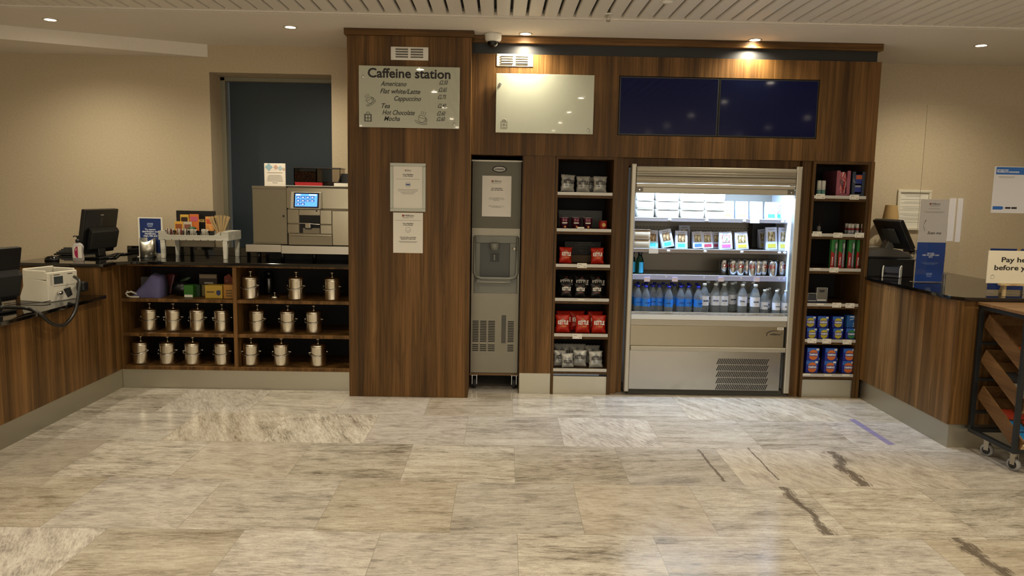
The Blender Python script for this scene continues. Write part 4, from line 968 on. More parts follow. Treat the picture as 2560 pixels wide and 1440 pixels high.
B().box(-.10,.12,y_-.0008,y_,.100,.103,FADE).build('seam', t); B().box(-.09,-.03,y_-.0008,y_,Hh-.042,Hh-.037,DGREY).build('slot', t); B().box(.05,.10,y_-.0008,y_,Hh-.042,Hh-.037,DGREY).build('slot', t)
B().prism([(-.0,.075),(.07,.085),(.09,.03),(.04,.015)], y_-.002, y_, DGREY, 'Y').build('note_outlet', t, .001)
B().tube([(-.055,y_,.055),(-.055,y_-.03,.060)], .014, CHROME, 12).build('plug_lock', t)
t.scale = (.80, 1, 1); t.location = (-3.10, .10, ZL); t.rotation_euler = (0,0,math.radians(74))
pc = [at(0,768,X=-2.99), at(60,770,X=-2.96), at(85,777,X=-2.90), at(105,789,X=-2.858), at(125,806,X=-2.855), at(142,813,X=-2.855), at(160,812,X=-2.855), at(178,795,X=-2.855), at(190,770,X=-2.858), at(196,735,X=-2.862), at(199,706,X=-2.872), at(195,698,X=-2.90), at(186,692,X=-2.95)]
pc[0].z = max(pc[0].z, ZL+.012); pc = [Vector((q.x, q.y, q.z)) for q in pc]
def smooth(P, n=6):
    out = []
    for i in range(len(P)-1):
        p0, p1, p2, p3 = P[max(i-1,0)], P[i], P[i+1], P[min(i+2,len(P)-1)]
        for k in range(n):
            s_ = k/n; out.append(.5*((2*p1)+(p2-p0)*s_+(2*p0-5*p1+4*p2-p3)*s_*s_+(3*p1-p0-3*p2+p3)*s_**3))
    return out+[P[-1]]
t = thing('cable_hose', 'thick black cable sleeve looping down in front of the left counter', 'cable', (-2.86, .0, .55))
B().tube(smooth(pc), .011, mat('sleeve_black', '#17140f', .45), 10).build('sleeve', t)
q = at(203, 715, X=-2.93); B().box(q.x-.02,q.x+.035,q.y-.03,q.y+.03,q.z-.035,q.z+.030,BLACK).build('plug', t, .010)
B().tube(smooth([at(126,752,Z=ZL+.012),at(105,756,Z=ZL+.01),at(70,758,Z=ZL+.006),at(35,757,Z=ZL+.006),at(10,760,Z=ZL+.006)]), .003, BLACK, 6).build('thin_cable', label='thin black cable lying on the lower worktop below the white machine', cat='cable')
q = at(55, 755, Z=ZL); q.z = ZL

# ================================================================== papers on the column and ice machine
def paper(x0, x1, y, z0, z1, lb, frame=False, name='paper_notice'):
    t = thing(name, lb, 'notice', ((x0+x1)/2, y, z0))
    if frame:
        FRM = mat('pale_frame', '#a9ab9f', .35, .2)
        B().box(x0,x1,y-.014,y,z1-.022,z1,FRM).box(x0,x1,y-.014,y,z0,z0+.022,FRM).box(x0,x0+.022,y-.014,y,z0+.0221,z1-.0221,FRM).box(x1-.022,x1,y-.014,y,z0+.0221,z1-.0221,FRM).build('frame', t, .003)
        B().box(x0+.0221,x1-.0221,y-.006,y-.001,z0+.0221,z1-.0221,PAPER).build('sheet', t)
    else: B().box(x0,x1,y-.002,y,z0,z1,PAPER).build('sheet', t)
    return t
def lines(t, x, y, zs, ws, h=.0022, m=FADE):
    b = B()
    for z, w_ in zip(zs, ws): b.box(x-w_/2, x+w_/2, y-.0005, y, z-h/2, z+h/2, m)
    b.build('small_print', t)
def hgi(t, x, y, z, s, sub=True):
    B().box(x-.5*s,x-.34*s,y-.0006,y,z-.07*s,z+.09*s,REDINK).build('logo_mark', t)
    txt('Hilton', .15*s, INK, t, (x+.10*s, y-.0003, z+.01*s), width=.78*s, bold=.02); txt('Garden Inn', .10*s, GREYINK, t, (x-.02*s, y-.0003, z-.16*s), width=.9*s)
yp = .4695; q0, q1 = at(975,407,Y=.456), at(1064,530,Y=.456)
t = paper(q0.x, q1.x, yp, q1.z, q0.z, 'white framed notice on the column with a ruled heading, the upper of two', True); xc = (q0.x+q1.x)/2; zt = q0.z; yy = yp-.0062
hgi(t, xc, yy, zt-.050, .045); txt('Your Well-Being\nis Our Priority', .0085, INK, t, (xc, yy-.0003, zt-.085), width=.078, bold=.03)
B().box(xc-.082,xc+.082,yy-.0006,yy,zt-.1125,zt-.111,GREYINK).build('rule', t); B().lathe([(.019,0),(.019,-.0008),(.0175,-.0008),(.0175,0)], FADE, c=(xc,yy,zt-.150), n=28, axis='Y', caps=False).box(xc-.014,xc+.014,yy-.0008,yy,zt-.156,zt-.144,mat('muted_blue', '#4e6290', .5)).build('round_symbol', t)
lines(t, xc, yy, [zt-.185-.010*k for k in range(4)], [.145,.140,.105,.085], m=GREYINK)
q0, q1 = at(983,531,Y=yp), at(1057,633,Y=yp)
t = paper(q0.x, q1.x, yp, q1.z, q0.z, 'unframed white sheet on the column about face coverings, the lower of two'); xc = (q0.x+q1.x)/2; zt = q0.z; yy = yp-.0022
hgi(t, xc, yy, zt-.022, .085); B().box(xc-.095,xc+.095,yy-.0006,yy,zt-.0555,zt-.054,GREYINK).build('rule', t)
txt('Your Well-Being\nis Our Priority', .0085, INK, t, (xc, yy-.0003, zt-.083), width=.078, bold=.03)
B().lathe([(.019,0),(.019,-.0008),(.0178,-.0008),(.0178,0)], GREYINK, c=(xc,yy,zt-.122), n=28, axis='Y', caps=False).box(xc-.016,xc+.016,yy-.0006,yy,zt-.126,zt-.125,GREYINK).tube([(xc-.009,yy,zt-.127),(xc-.008,yy,zt-.137),(xc+.008,yy,zt-.137),(xc+.009,yy,zt-.127)], .0005, GREYINK, 4).build('face_symbol', t)
txt('Use of a face covering\nrequired in this area', .0088, INK, t, (xc, yy-.0003, zt-.181), width=.116, bold=.03); lines(t, xc, yy, [zt-.205,zt-.212], [.135,.12], m=GREYINK)
yi = IY-.0065; q0, q1 = at(1206,439,Y=yi), at(1277,542,Y=yi)
t = paper(q0.x, q1.x, yi, q1.z, q0.z, 'white sheet on the ice machine saying it is out of service'); xc = (q0.x+q1.x)/2; zt = q0.z; yy = yi-.0022
hgi(t, xc-.002, yy, zt-.040, .075); txt('Ice machine\nout of service', .0095, INK, t, (xc, yy-.0003, zt-.098), width=.092, bold=.03)
txt('Ice is available from\nThe Agora Bar on the\n1st Floor', .0068, GREYINK, t, (xc, yy-.0003, zt-.172), width=.118); txt('We apologise for any\ninconvenience', .0068, GREYINK, t, (xc, yy-.0003, zt-.228), width=.118)

# ================================================================== crisps
def make_bag(name, label, main, inkm, accent, flav, w_=.105, h_=.125, d_=.045, flip=False, big=1.):
    t = thing(name, label, 'crisp packet')
    vs = []; fs = []; nx, nz = 10, 14
    def P(i, j, side):
        u, v = i/nx, j/nz; e = .06
        wv = w_*(.5-.045*math.sin(PI*v)+(.0 if .05 < v < .95 else .012))
        bul = (math.sin(PI*u)**.55)*(math.sin(PI*min(1, max(0, (v-.05)/.90)))**.6)*d_/2
        bul *= 1+.10*math.sin(11*u+5*v)+.07*math.sin(17*v-6*u)
        return ((u-.5)*2*wv+.002*math.sin(20*v), side*bul+.0006*side, h_*v+(.0018*(-1)**i if j in (0, nz) else 0))
    for side in (-1, 1):
        for i in range(nx+1):
            for j in range(nz+1): vs.append(P(i, j, side))
    N = (nx+1)*(nz+1)
    for i in range(nx):
        for j in range(nz):
            k = i*(nz+1)+j; fs.append((k, k+nz+1, k+nz+2, k+1)); fs.append((N+k, N+k+1, N+k+nz+2, N+k+nz+1))
    for j in range(nz): fs.append((j, j+1, N+j+1, N+j)); k = nx*(nz+1)+j; fs.append((k, N+k, N+k+1, k+1))
    for i in range(nx): k = i*(nz+1); fs.append((k, N+k, N+k+nz+1, k+nz+1)); k += nz; fs.append((k, k+nz+1, N+k+nz+1, N+k))
    B().add(vs, fs, main, True).build('packet', t)
    yf = -d_*.545
    zc = h_*(.56 if not flip else .44); rr = (PI/2, 0, 0) if not flip else (PI/2, PI, 0)
    k = txt('KETTLE', h_*.16, inkm, t, (.002, yf, zc), rot=rr, width=w_*.70, bold=.07, local=True, sy=1.25, ext=.0012)
    b = B().tube([(w_*x_, yf-.0, zc+h_*z_*(1 if not flip else -1)) for x_, z_ in ((-.20,.10),(-.10,.155),(0,.17),(.10,.155),(.20,.10))], h_*.012, inkm, 5)
    b.tube([(w_*.07*math.cos(a), yf+.001, zc+h_*.235*(1 if not flip else -1)+h_*.03*math.sin(a)) for a in [2*PI*i/10 for i in range(10)]], h_*.012, accent, 5, True); b.build('brand_arc', t)
    txt(flav, h_*.085, accent, t, (.002, yf+.002, zc-h_*.20*(1 if not flip else -1)), rot=rr, width=w_*.46, bold=.02, shear=.2, local=True, ext=.0012)
    return t
FOILW = mat('foil_white', '#b3b2ab', .33, .25); FOILR = mat('foil_red', '#b3220f', .35, .1); FOILK = mat('foil_black', '#161516', .33, .1)
KDK = mat('packet_dark_print', '#231a1c', .4); KWH = mat('packet_white_print', '#ddd8cc', .4); ACB = mat('packet_blue_print', '#7e8fa0', .4); ACY = mat('packet_gold_print', '#c98a2a', .4); ACR = mat('packet_rust_print', '#8a4030', .4)
W = Proto(make_bag('crisp_packet', 'x', FOILW, KDK, ACB, 'lightly salted')); WF = Proto(make_bag('crisp_packet', 'x', FOILW, KDK, ACB, 'lightly salted', flip=True))
R_ = Proto(make_bag('crisp_packet', 'x', FOILR, KWH, ACY, 'Chilli', .105, .13)); K_ = Proto(make_bag('crisp_packet', 'x', FOILK, KWH, ACR, 'chipotle', .10, .125))
def cr(P, px, y, z, lb, grp, rz=0., ty=0., s=1., tx=0.): P.put((at(px, 600, Y=y).x if False else at(px, 720-(z-1.0)*330, Y=y).x, y, z+.0015+.05*abs(math.sin(ty))*s), None, lb, grp, rot=(-.10+tx, ty, rz), sc=(s,s,s))
g = 'pale crisp packets on the top shelf'
cr(W, 1416, .66, CZ[0], 'pale grey crisp packet on the top crisps shelf, leftmost and tilted', g, .15, .06, 1.0); cr(W, 1455, .68, CZ[0], 'pale grey crisp packet on the top crisps shelf, middle of three', g, -.05, 0, .95); cr(W, 1497, .66, CZ[0], 'pale grey crisp packet on the top crisps shelf, rightmost of three', g, .02, .02, .95)
cr(W, 1475, .76, CZ[0], 'pale grey crisp packet behind the middle and right ones on the top crisps shelf', g, .2, 0, .92)
g = 'red crisp packets on the third shelf'
cr(R_, 1411, .66, CZ[2], 'red crisp packet alone at the left of the third crisps shelf', g, .1, .04, .92); cr(R_, 1491, .66, CZ[2], 'red crisp packet alone at the right of the third crisps shelf', g, -.08, -.03, .92)
g = 'black crisp packets on the fourth shelf'
for px, s_, nm in ((1413,.98,'left'),(1448,.94,'middle'),(1488,.96,'right')): cr(K_, px, .655, CZ[3], 'black crisp packet standing at the front %s of the fourth crisps shelf' % nm, g, (px-1448)*.002, 0, s_*.92)
for px, nm in ((1411,'left'),(1450,'middle'),(1490,'right')): cr(K_, px, .80, CZ[3], 'taller black crisp packet behind the front %s one on the fourth crisps shelf' % nm, g, 0, .02, 1.35)
g = 'red crisp packets on the fifth shelf'
for px, nm, dz in ((1404,'left',.0),(1454,'middle',.05),(1494,'right',-.05)): cr(R_, px, .655, CZ[4], 'red crisp packet at the front %s of the fifth crisps shelf' % nm, g, dz, 0, 1.04)
for px, nm in ((1408,'left'),(1440,'middle'),(1486,'right')): cr(R_, px, .75, CZ[4], 'red crisp packet standing behind the front %s one on the fifth crisps shelf' % nm, g, .1, 0, 1.15)
g = 'pale crisp packets on the bottom shelf'
cr(W, 1398, .70, CZ[5], 'pale crisp packet at the far left of the bottom crisps shelf, half hidden', g, .2, .02, .96); cr(WF, 1417, .645, CZ[5], 'pale crisp packet standing upside down on the bottom crisps shelf', g, .05, -.03, .86)
cr(W, 1446, .69, CZ[5], 'pale crisp packet right of the upside down one on the bottom crisps shelf', g, -.1, .02, 1.0); cr(W, 1487, .655, CZ[5], 'pale crisp packet at the right end of the bottom crisps shelf', g, .05, -.02, 1.0)
for px, nm, s_ in ((1402,'left',1.2),(1440,'middle',1.2),(1478,'right',1.13)): cr(W, px, .80, CZ[5], 'pale crisp packet at the back %s of the bottom crisps shelf' % nm, g, .0, 0, s_)
# snack pots
POTM = mat('pot_maroon', '#3d0f22', .35); POTP = mat('pot_pink', '#8f3350', .4)
def pot(px, y, z, r, h, m, m2, lb, text, name='snack_pot', grp='maroon snack pots'):
    x = at(px, 550, Y=y).x; t = thing(name, lb, 'snack pot', (x, y, z), grp)
    B().lathe([(r*.80,z+.001),(r*.98,z+h*.95),(r,z+h*.96)], m, c=(x,y,0), n=28).build('tub', t); B().lathe([(r*1.02,z+h*.965),(r*1.03,z+h),(r*.9,z+h*1.01)], mat('pot_lid', '#a59aa0', .3, .5), c=(x,y,0), n=28).build('lid', t)
    B().box(x-r*.5,x+r*.5,y-r*.97,y-r*.90,z+h*.47,z+h*.56,PAPERW).build('label_band', t); txt(text, h*.24, m2, t, (x, y-r*1.0, z+h*.76), width=r*.8, bold=.06, ext=.002)
    B().lathe([(r*.22,0),(r*.2,-.003)], mat('pot_orange', '#b9763a', .5), c=(x+r*.1,y-r*.88,z+h*.17), n=12, axis='Y').build('printed_dish', t)
pot(1411,.655,CZ[1],.037,.083,POTM,POTP,'maroon instant snack pot, leftmost of three on the second crisps shelf','N'); pot(1440,.66,CZ[1],.037,.083,POTM,POTP,'maroon instant snack pot, middle of three on the second crisps shelf','N'); pot(1469,.655,CZ[1],.037,.083,POTM,POTP,'maroon instant snack pot, rightmost of three on the second crisps shelf','N')
x = at(1507,560,Y=.65).x; t = thing('crisp_can', 'short red crisp can at the right of the second crisps shelf', 'crisp can', (x,.65,CZ[1]))
B().lathe([(.030,CZ[1]+.001),(.030,CZ[1]+.058)], mat('can_red', '#8c1a16', .35), c=(x,.65,0), n=28).build('can_body', t); B().lathe([(.031,CZ[1]+.0585),(.031,CZ[1]+.063)], mat('can_lid', '#7d3a30', .3), c=(x,.65,0), n=28).build('lid', t)
b = B().lathe([(.014,0),(.014,-.0012)], mat('can_gold', '#b08a3c', .4), c=(x+.004,.6195,CZ[1]+.032), n=20, axis='Y')
b.build('printed_oval', t)
x0, x1 = at(1397,540,Y=.85).x, at(1505,540,Y=.85).x
t = thing('acrylic_bin', 'dark clear plastic bin behind the maroon snack pots', 'bin', ((x0+x1)/2, .9, CZ[1])); B().box(x0,x1,.85,.855,CZ[1]+.001,CZ[1]+.13,mat('brown_clear', '#1d1814', .45)).box(x0,x1,.855,.99,CZ[1]+.001,CZ[1]+.008,mat('brown_clear')).box(x0,x1,.98,.985,CZ[1]+.008,CZ[1]+.13,mat('brown_clear')).build('tray_walls', t)
B().box(x0+.03,x0+.20,.8488,.85,CZ[1]+.085,CZ[1]+.088,FADE).build('rim_line', t)
x0, x1 = at(1425,640,Y=.82).x, at(1500,640,Y=.82).x; z0 = CZ[2]
t = thing('display_carton', 'black printed display carton between the two lone red crisp packets', 'carton', ((x0+x1)/2,.87,z0))
B().box(x0-.04,x1+.01,.86,.92,z0+.001,z0+.155,mat('carton_black', '#141110', .6)).build('header_card', t, .002); B().box(x0,x1,.78,.858,z0+.001,z0+.055,mat('kraft_card', '#4c3b26', .8)).build('kraft_front', t, .002)
for s_, dz, w_ in (('HANDCOOKED POTATO CHIPS',.145,.10),('to a delicious flavourful crunch',.130,.15),('try a bag',.108,.04),('Delicious',.085,.085),('Seasoned',.068,.05)): txt(s_, .007, mat('carton_print', '#6e665a', .6), t, ((x0+x1)/2, .8595, z0+dz), width=w_)
# ================================================================== fridge contents
def fx(px, y, z): return at(px, 720-(z-1.0)*330, Y=y).x
SZ1, SZ2, SZ3 = 1.3355, 1.1035, .9085
# folded paper parcels
PBAG = mat('parcel_paper', '#cfc8ba', .75)
def make_parcel(w_, h_, d_, m=PBAG):
    t = thing('paper_parcel', 'x', 'food parcel')
    vs = []; fs = []; nx, nz = 8, 6
    def P(u, v): 
        top = .5+.035*math.sin(PI*v*.9)-.02*(1-v); sag = -.006*math.sin(PI*u)*(v)
        y = -.5*d_-.012*math.sin(PI*v)*(1-.3*abs(2*u-1))+.010*v
        return ((u-.5)*w_*(.93+.07*v), y, h_*v+sag*(1 if v > .8 else .3))
    for i in range(nx+1):
        for j in range(nz+1): vs.append(P(i/nx, j/nz))
    N = len(vs)
    for i in range(nx+1):
        for j in range(nz+1): p_ = P(i/nx, j/nz); vs.append((p_[0], d_*.5, p_[2]))
    for i in range(nx):
        for j in range(nz): k = i*(nz+1)+j; fs.append((k, k+nz+1, k+nz+2, k+1)); fs.append((N+k, N+k+1, N+k+nz+2, N+k+nz+1))
    for j in range(nz): k = nx*(nz+1)+j; fs.append((j, j+1, N+j+1, N+j)); fs.append((k, N+k, N+k+1, k+1))
    for i in range(nx): k = i*(nz+1); fs.append((k, N+k, N+k+nz+1, k+nz+1)); k += nz; fs.append((k, k+nz+1, N+k+nz+1, N+k))
    b = B().add(vs, fs, m, True); b.build('parcel', t)
    B().box(-w_*.5,w_*.5,-.5*d_-.004,-.5*d_+.012,h_*.965,h_*1.0,m).build('folded_edge', t, .001)
    return t
PP = Proto(make_parcel(.165, .062, .20))
colsx = [(1606,.130),(1661,.168),(1722,.176),(1777,.150)]
for r, rn in enumerate(('bottom','middle','top')):
    for c, (px, w_) in enumerate(colsx):
        z = SZ1+.001+r*.0635
        PP.put((fx(px, .86, z), .875, z), (random.random()-.5)*.05, 'white paper food parcel, %s of its stack, %s stack from the left in the fridge' % (rn, ('first','second','third','fourth')[c]), 'paper parcels on the top fridge shelf', sc=(w_/.165, 1, 1))
PK = Proto(make_parcel(.13, .07, .16, mat('kraft_parcel', '#a08a6c', .8)))
for r, rn in enumerate(('lower','upper')): z = SZ2+.001+r*.071; PK.put((fx(1598,.80,z),.83,z), .03*r, 'brown paper parcel, the %s of two at the left of the second fridge shelf' % rn, 'brown paper parcels')
# wedge sandwich packs
CARTW = mat('carton_pale', '#b4b7c4', .5); CARTT = mat('carton_teal_print', '#9fd6cf', .5)
def filling(name, c1, c2, c3):
    m = mat(name, c1, .35); t_ = NT(m); tc = t_.n('ShaderNodeTexCoord').outputs['Object']
    t_.l(t_.ramp(t_.noise(t_.mapping(tc, (60, 60, 22)), 1., 3, .6, .6), [(.38, c1), (.5, c2), (.62, c3)]), t_.b.inputs['Base Color']); return m
F1 = filling('sandwich_filling', '#4a3a22', '#a28a54', '#d6cfb6'); F2 = filling('salad_filling', '#7f2a3a', '#c9b9a8', '#4f7a48'); F3 = filling('brown_filling', '#3c2418', '#8a6a40', '#c9b088')
PACKS = {}
def pack(kind):
    w_, h_, d_, cart, win, band = kind
    if kind in PACKS: return PACKS[kind]
    t = thing('sandwich_pack', 'x', 'sandwich pack')
    lean = .028
    # a wedge carton: the front leans back a little, the back slopes
    B().prism([(0,0),(d_,0),(d_*.9,h_*.5),(lean+.012,h_),(lean,h_)], -w_/2, w_/2, cart, 'X').build('carton', t, .003)
    def q(u0, u1, v0, v1, m, n, d=.0008):
        f = lambda u, v: Vector((w_*u, lean*v, h_*v))+Vector((0, -1, lean/h_)).normalized()*d
        return B().slab([f(u0,v0), f(u1,v0), f(u1,v1), f(u0,v1)], m, .0005).build(n, t)
    if win: q(-.31,.31,.38 if win != 'wide' else .34,.80,{'a':F1,'b':F2,'c':F3,'wide':F2}[win],'window')
    if win == 'wide': q(-.45,.45,.03,.34,CARTT,'printed_panel',.0004); q(-.30,.30,.08,.30,mat('band_'+band, band, .5),'colour_label',.0014)
    elif cart is CARTW and band == '#3fb3b8': q(-.46,.46,.02,.35,CARTT,'printed_panel',.0004); q(-.28,.28,.10,.28,mat('band_'+band, band, .5),'colour_label',.0014)
    else: q(-.34,.34,.10,.27,mat('band_'+band, band, .5),'colour_label',.0008)
    q(-.25,.25,.87,.91,FADE,'name_line')
    PACKS[kind] = Proto(t); return PACKS[kind]
KYEL = (.096,.132,.06,CARTW,'a','#cfc23a'); KPNK = (.096,.132,.06,CARTW,'b','#b85aa0'); KTEAL = (.092,.130,.06,CARTW,'wide','#2f9f9c'); KT2 = (.092,.135,.06,CARTW,'c','#3fb3b8')
KBLU = (.080,.128,.06,CARTW,'a','#3b63b8'); KRED = (.080,.128,.06,CARTW,'a','#9c2f44'); KTALL = (.088,.172,.07,CARTW,'a','#b3a437')
def sp(kind, px, y, z, lb, rz=0., roll=0., grp='sandwich packs in the fridge', s=1.):
    pack(kind).put((fx(px, y, z), y, z+.001+.05*abs(math.sin(roll))), None, lb, grp, rot=(0, roll, rz), sc=(s,s,s))
sp(KYEL,1816,.83,SZ1,'white sandwich pack with a pale yellow label beside the paper parcels, top fridge shelf'); sp(KYEL,1852,.83,SZ1,'white sandwich pack with a yellow label, second from the parcels on the top shelf')
sp(KPNK,1888,.825,SZ1,'white sandwich pack with a pink label on the top fridge shelf'); sp(KTEAL,1925,.82,SZ1,'teal printed salad pack right of the pink label, top fridge shelf'); sp(KTEAL,1945,.865,SZ1,'teal printed salad pack half hidden between two others, top fridge shelf', s=.98); sp(KTEAL,1966,.83,SZ1,'teal printed salad pack at the right end of the top fridge shelf')
sp(KT2,1628,.765,SZ2,'sandwich pack with a teal label beside the brown parcels, second fridge shelf'); sp(KT2,1668,.735,SZ2,'leaning sandwich pack with a teal label on the second fridge shelf',.0,-.20); sp(KT2,1701,.738,SZ2,'upright sandwich pack with a teal label right of the leaning one')
sp(KTALL,1708,.90,SZ2,'tall sandwich pack behind the upright teal one on the second shelf'); sp(KBLU,1743,.76,SZ2,'sandwich pack with a blue label on the second fridge shelf',.0,-.07); sp(KRED,1767,.76,SZ2,'sandwich pack with a red label on the second fridge shelf',.0,-.06)
sp(KRED,1791,.80,SZ2,'sandwich pack with a red label half hidden behind the pink one',.0,-.05); sp(KPNK,1813,.728,SZ2,'sandwich pack with a pink label at the front of the second fridge shelf',.0,-.06); sp(KYEL,1853,.728,SZ2,'sandwich pack with a yellow label at the front of the second fridge shelf',.0,-.08)
sp(KTALL,1908,.90,SZ2,'tall sandwich pack leaning far back at the dark gap of the second shelf',.0,-.12,s=.86); sp(KTALL,1926,.755,SZ2,'tall sandwich pack with a mustard label, left of the right hand pair',.0,-.03); sp(KTALL,1957,.755,SZ2,'tall sandwich pack with a mustard label at the right end of the second shelf',.0,-.01)
# black boxes in the gap of the second shelf, seen behind the packs
x0, x1 = fx(1876,.98,1.15), fx(1985,.98,1.15)
B().box(x0,x1,.98,1.08,SZ2+.001,SZ2+.205,mat('crate_black', '#0f1012', .5)).build('storage_crate', bev=.004, label='black plastic crate standing at the back right of the second fridge shelf', cat='crate')
# cans
CANSIL = steel('can_silver', '#b9bcc2', .22, 1., 'Z', .06)
def make_can():
    t = thing('drink_can', 'x', 'can')
    B().lathe([(.024,0),(.028,.004),(.033,.011),(.033,.098),(.0275,.108),(.0268,.110)], CANSIL, n=32).build('can_body', t)
    B().lathe([(.0268,.1105),(.0275,.114),(.0262,.114),(.0255,.111),(.0001,.111)], CHROME, n=28, caps=False).build('rim', t)
    k = txt('Coke', .026, mat('can_red_print', '#8e1712', .35), t, (-.002, -.0335, .073), width=.052, bold=.06, local=True, ext=.0015, shear=.1)
    me = k.data; o_ = k.location.copy()
    for v in me.vertices:                       # wrap the word round the can
        xx, zz, dd = v.co.x, v.co.y, v.co.z; a = xx/.033; r = .0335+dd*.2
        v.co = Vector((r*math.sin(a), .0335-r*math.cos(a)*1.0 , zz)); v.co = Vector((v.co.x, v.co.z, -v.co.y+.0))
    return t
PC = Proto(make_can())
cans = [(1806,.80,.35),(1828,.75,-.1),(1847,.74,.25),(1864,.76,.6),(1877,.722,-.12),(1891,.75,-.7),(1905,.76,.5),(1928,.724,-.15),(1949,.76,.7),(1966,.735,-.45)]
wd = ['at the far left of the row, set back','second from the left','third from the left','fourth from the left, set back','standing forward in the middle of the row','just right of the one standing forward','left of the second one standing forward','standing forward right of the middle','set back near the right end','at the right end beside the fridge post']
for (px, y, rz), lb in zip(cans, wd): PC.put((fx(px, y, SZ3+.05), y, SZ3), rz, 'silver drink can with red lettering, '+lb, 'silver cans on the third fridge shelf')
for k in range(11): PC.put((fx(1809+k*16.2,.86,SZ3+.05), .865+(k % 2)*.012, SZ3), k*1.7, 'silver drink can in the back row of the third fridge shelf', 'silver cans in the back row')
# green juice bottles
def juice(px, y, lb):
    x = fx(px, y, SZ3+.07); t = thing('juice_bottle', lb, 'bottle', (x, y, SZ3), 'green juice bottles')
    B().lathe([(.026,SZ3+.001),(.030,SZ3+.008),(.030,SZ3+.09),(.024,SZ3+.118),(.015,SZ3+.135),(.014,SZ3+.148)], GREENGL, c=(x,y,0), n=24).build('glass_body', t)
    B().lathe([(.017,SZ3+.149),(.018,SZ3+.176)], BLACK, c=(x,y,0), n=18).build('cap', t)
    wr = B(); vs = []; 
    for i in range(9):
        a = PI*1.38+PI*.42*i/8
        for z in (SZ3+.012, SZ3+.092): vs.append((x+.0306*math.cos(a), y+.0306*math.sin(a), z))
    wr.add(vs, [(2*i,2*i+2,2*i+3,2*i+1) for i in range(8)], mat('cyan_label', '#2fa0cf', .5), True).build('label', t)
juice(1597,.735,'green juice bottle with a light blue label at the left of the third fridge shelf'); juice(1577,.76,'green juice bottle half hidden behind the left fridge post')
# water bottles
LBLUE = mat('label_blue', '#2277d6', .45); LWHITE = mat('label_white', '#cdd2dc', .5); CAPB = mat('cap_blue', '#0d1f9c', .35); CAPW = mat('cap_white', '#d6dde0', .4)
def make_bottle(nm, h, r, labm, capm, lz0, lz1, ink):
    t = thing(nm, 'x', 'bottle')
    B().lathe([(r*.80,0),(r,.006),(r*.97,h*.10),(r,h*.13),(r,h*.58),(r*.93,h*.66),(r*.62,h*.80),(r*.36,h*.89),(r*.36,h*.93)], PET, n=24).build('bottle_body', t)
    B().lathe([(r*1.012,h*lz0),(r*1.012,h*lz1)], labm, n=28, caps=False).build('label', t)
    B().lathe([(r*.42,h*.925),(r*.43,h*.99),(r*.38,h)], capm, n=18).build('cap', t)
    txt(ink, h*.045, mat('label_ink', '#31435f', .5) if labm is LWHITE else mat('label_ink_dark', '#123a86', .5), t, (0, -r*1.02, h*(lz0+lz1)/2), width=r*1.1, bold=.02, local=True, ext=.002)
    return t
WB = Proto(make_bottle('water_bottle',.202,.031,LBLUE,CAPB,.24,.52,'still')); WC = Proto(make_bottle('large_water_bottle',.225,.036,LWHITE,CAPW,.26,.58,'STRATHMORE')); WS = Proto(make_bottle('small_water_bottle',.185,.029,LWHITE,CAPW,.20,.50,'spring'))
g = 'blue capped water bottles'
for px, y, lb in ((1592,.70,'far left, beside the fridge post'),(1612,.675,'second from the left in the front'),(1629,.73,'third from the left, slightly back'),(1645,.72,'fourth from the left'),(1669,.662,'standing forward right of a small gap'),(1698,.70,'sixth, right of the forward one'),(1717,.70,'seventh in the front'),(1742,.675,'last, next to the white labels')):
    WB.put((fx(px,y,.72),y,DECK-.003), random.random()*.6-.3, 'blue capped water bottle on the fridge deck, '+lb, g)
for k in range(9): WB.put((fx(1586+k*19.5,.80,.72), .80+(k % 2)*.02, DECK-.003), k, 'blue capped water bottle in the second row of the fridge deck', 'blue capped water bottles in the second row')
for k in range(8): WB.put((fx(1592+k*21,.90,.72), .92, DECK-.003), k, 'blue capped water bottle in the back row of the fridge deck', 'blue capped water bottles in the back row')
g = 'white labelled water bottles'
for px, y, lb in ((1757,.70,'leftmost, next to the blue caps'),(1785,.72,'second from the left in the front'),(1806,.72,'third from the left in the front'),(1826,.80,'fourth, set back'),(1852,.705,'fifth from the left'),(1884,.675,'rightmost large one, standing forward')):
    WC.put((fx(px,y,.74),y,DECK-.003), random.random()*.5-.25, 'tall white labelled water bottle on the deck, '+lb, g)
for k in range(6): WC.put((fx(1768+k*22.5,.84,.74), .87, DECK-.003), k, 'tall clear water bottle in the row behind the front ones', 'tall clear bottles in the second row')
for px, y, lb in ((1907,.69,'left of the small ones, beside the tall bottles'),(1937,.662,'middle of the small ones, at the front'),(1960,.662,'rightmost, beside the right fridge post')):
    WS.put((fx(px,y,.72),y,DECK-.003), .1, 'small white capped water bottle, '+lb, 'small white capped water bottles')
for k in range(5): WS.put((fx(1912+k*13.5,.77,.72), .76+(k % 2)*.07, DECK-.003), k, 'small clear water bottle behind the front ones at the right of the deck', 'small white capped bottles behind')

